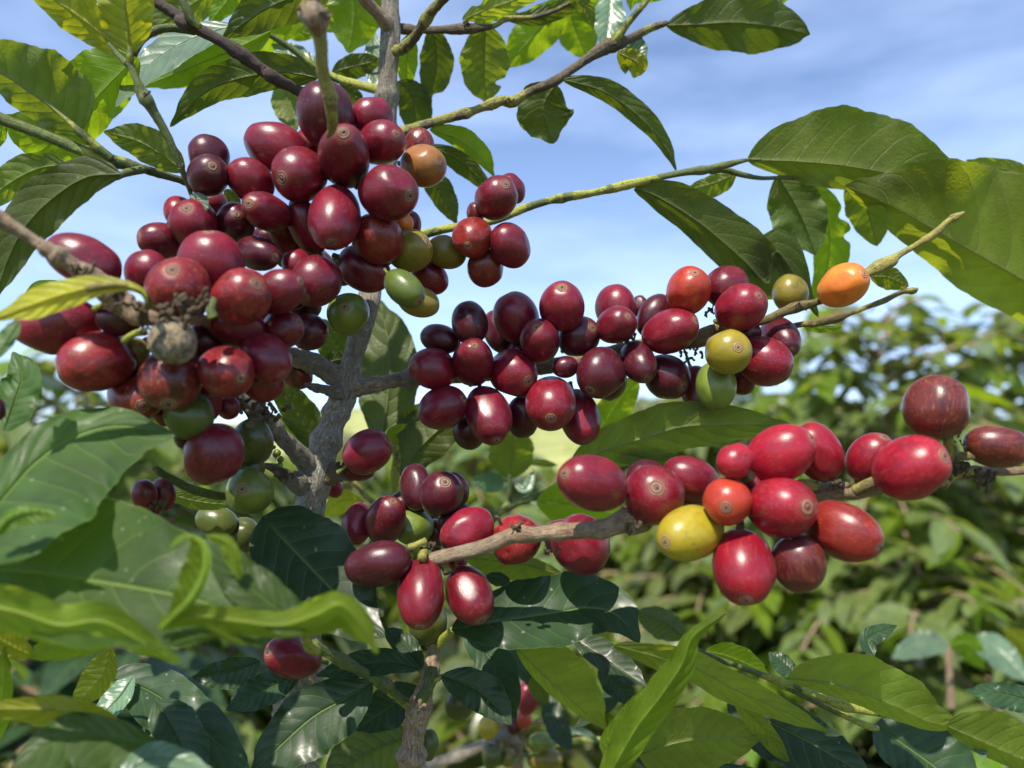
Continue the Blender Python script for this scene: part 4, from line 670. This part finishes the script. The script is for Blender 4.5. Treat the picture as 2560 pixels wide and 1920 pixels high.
# ---- small blurred shoots further back
s3 = thing('coffee_shoot', 'slim pale shoot with a few small leaves between trunk and right cherries', 'shoot', unproj(*nat('E', 960, 1650), .33))
stem('stem', s3, 'E900,1700,26,33 E1000,1580,22,33 E1100,1500,20,33 E1220,1460,26,33 E1350,1380,18,33', 's', .06, 2); stem('stem', s3, 'E1095,1500,14,33 E1092,1400,14,33 E1095,1330,12,33', 's', .05)
leaf(s3, 'E1095,1355 1105,1230 1115,1020', 130, 120, 32.5, 'u', fold=.5, label='folded leaf pointing up'); leaf(s3, 'E1090,1375 980,1370 868,1365', 58, 52, 33, 'w', g=-.3); leaf(s3, 'E1180,1260 1280,1265 1360,1280', 20, 22, 34, 'u'); leaf(s3, 'E1120,1380 1180,1410 1230,1300', 30, 30, 34, 'w'); leaf(s3, 'E1200,1480 1290,1460 1360,1390', 30, 30, 33, 'w')
stem('stem', s3, 'E230,1370,14,34 E300,1450,18,34 E400,1530,18,34', 'l', .05, 1)
s4 = thing('coffee_branch', 'blurred grey twig low in the middle with small cherries in several colours', 'branch', unproj(*nat('H', 560, 1650), .38))
stem('stem', s4, 'H560,1660,26,38 H720,1620,28,38 H880,1560,32,38 H1000,1510,30,38 H1120,1440,26,38.5', 'g', .08, 2); stem('stem', s4, 'H1080,1380,30,38.5 H1090,1480,44,38.5 H1130,1580,34,38.5 H1140,1700,30,38.5', 'b', .12, 3); stem('stem', s4, 'H1140,1470,18,38 H1220,1420,24,38 H1320,1375,20,38', 'l', .05, 1); stem('stem', s4, 'H900,1680,14,37 H1200,1580,16,37 H1380,1520,20,37 H1600,1500,14,37', 's', .05, 1)
cherries(s4, 37, 'H1190,1270 88 64 90 -.7 c @35; 975,1430 66 56 90 -.7 y; 1172,1390 48 44 90 -.7 T; 1120,1420 50 42 90 -.7 d; 1265,1515 78 48 0 -.7 G; 1290,1610 94 62 0 -.7 m; 995,1585 64 56 90 -.7 D; 1085,1600 50 40 90 -.7 m')
leaf(s4, 'H1430,1560 1350,1420 1290,1200', 62, 70, 34, 't'); leaf(s4, 'H1600,1520 1450,1450 1300,1560', 24, 26, 36, 'w'); leaf(s4, 'H1050,950 1150,1050 1190,1200', 70, 60, 30, 't'); leaf(s4, 'H1300,1310 1240,1200 1180,1130', 50, 50, 33, 'k')

# ---- lower right spray
lr = thing('coffee_leaf_spray', 'spray of olive and blue-green leaves along the bottom right', 'leaf spray', unproj(*nat('I', 850, 1170), .215))
stem('stem', lr, 'I400,1000,12,21.6 I560,1070,14,21.8 I780,1150,20,22 I860,1180,26,22 I1020,1240,20,22 I1180,1300,26,22 I1230,1320,28,22 I1400,1355,20,22.4 I1620,1400,20,22.6', 's', .06, 2); stem('stem', lr, 'I860,1190,20,22 I1050,1290,16,22.2 I1330,1420,22,22.6 I1400,1440,18,22.8', 's', .06, 1)
leaf(lr, 'I900,1165 1050,1180 1250,1220 1500,1320 1700,1410 1870,1425', 205, 75, 20.4, 'o', g=-.5, p=.9, tip=.04, label='large olive leaf lying above the dark leaves, lower right')
leaf(lr, 'I1780,1425 1950,1500 2150,1590 2450,1720', 190, 70, 20.8, 'o', g=-.5, p=.8); leaf(lr, 'I-60,980 200,1050 400,1110 600,1220 850,1330 1140,1465', 95, 85, 20.6, 'o', g=-.6, p=.85, wave=1.8, label='long twisted olive leaf')
leaf(lr, 'I80,1590 350,1510 780,1480', 190, 200, 22.4, 'u', g=-.6, p=.7, label='light green ribbed leaf at the bottom'); leaf(lr, 'I580,1260 800,1400 1050,1530 1400,1740', 150, 190, 23, 't', g=.7, p=.8); leaf(lr, 'I610,1290 780,1450 930,1670', 46, 60, 22, 'o')
leaf(lr, 'I1385,1420 1560,1540 1750,1680 1950,1850', 270, 150, 23.8, 't', g=.6, p=.75, label='blue-green dark leaf in the bottom right'); leaf(lr, 'I2350,1320 2150,1260 1890,1225', 85, 70, 26, 't', wave=2.5); leaf(lr, 'I450,1010 600,1050 800,1140', 80, 30, 24, 'b'); leaf(lr, 'I950,1150 880,1080 800,1020', 62, 50, 24.5, 't')
leaf(lr, 'I1380,1040 1350,940 1510,870', 50, 60, 25, 't'); leaf(lr, 'I1900,1470 1960,1530 2000,1610', 36, 40, 21, 'w'); leaf(lr, 'I340,940 220,850 60,790', 100, 72, 30, 'k', g=.3); leaf(lr, 'I0,1560 350,1640 800,1680', 40, 90, 23.6, 't')
leaf(lr, 'H1130,1000 1300,1170 1450,1300 1625,1450', 215, 50, 22.6, 'o', g=-.5, p=.8, label='olive ribbed leaf below the glossy dark leaf'); leaf(lr, 'H1440,940 1600,1050 1850,1210', 105, 62, 25, 't', g=.9); leaf(lr, 'H1590,1090 1680,1190 1780,1310', 75, 75, 26, 't', g=.6)
leaf(lr, 'H1720,1150 1650,1290 1450,1440', 40, 60, 27, 't')
up_ = thing('coffee_leaf_spray', 'bright yellow-green leaf standing upright at the bottom right of centre', 'upright leaf', unproj(*nat('H', 1600, 1800), .18))
leaf(up_, 'H1590,1790 1700,1600 1800,1430 1930,1260 2050,1080 2110,930 2290,800', 105, 95, 18.4, 'b', g=-.25, p=.72, tip=.25, fold=.4)
leaf(up_, 'H1700,1640 1640,1530 1720,1420 1830,1220', 60, 40, 18.8, 'b', g=-.2); stem('stalk', up_, 'H1600,1900,22,18.4 H1600,1780,18,18.4 H1650,1700,12,18.4', 's', .04)
# ---- right edge leaf
re_ = thing('coffee_leaf_spray', 'big yellow-olive leaf with a brown spot entering at the right edge', 'leaf', unproj(*nat('C', 2750, 1780), .26))
stem('stalk', re_, 'C2900,1850,24,25.4 C2760,1780,20,25.4 C2650,1720,12,25.4', 's', .04)
leaf(re_, 'C2720,1760 2400,1650 2100,1490 1750,1290 1480,1140 1220,1030', 215, 540, 26.4, 'o', g=-.5, p=.72, tip=.03, bites=((.86, -1, .8, .03), (.93, 1, .3, .05)), label='large yellow-olive leaf')
leaf(re_, 'C2400,1060 2150,950 1890,885', 60, 60, 26.9, 'o'); leaf(re_, 'C1250,980 1340,1140 1400,1362', 125, 120, 28, 'u', tip=.03)
# pale leaves further back at lower right
bk = thing('coffee_branch', 'pale shining out-of-focus leaves in a pair at the right', 'branch', unproj(*nat('I', 1790, 1300), .62))
stem('stem', bk, 'I1810,1330,20,62 I1800,1150,18,62 I1795,990,14,62', 'b', .08, 2); leaf(bk, 'I1795,990 1640,960 1480,1050', 90, 60, 60, 'w', g=.9); leaf(bk, 'I1800,990 1900,970 1990,1110', 60, 80, 60, 'b'); leaf(bk, 'I1890,960 2050,990 2240,1180', 70, 90, 60, 'w', g=.9); leaf(bk, 'I2250,1050 2180,950 2100,900', 62, 60, 62, 'y')
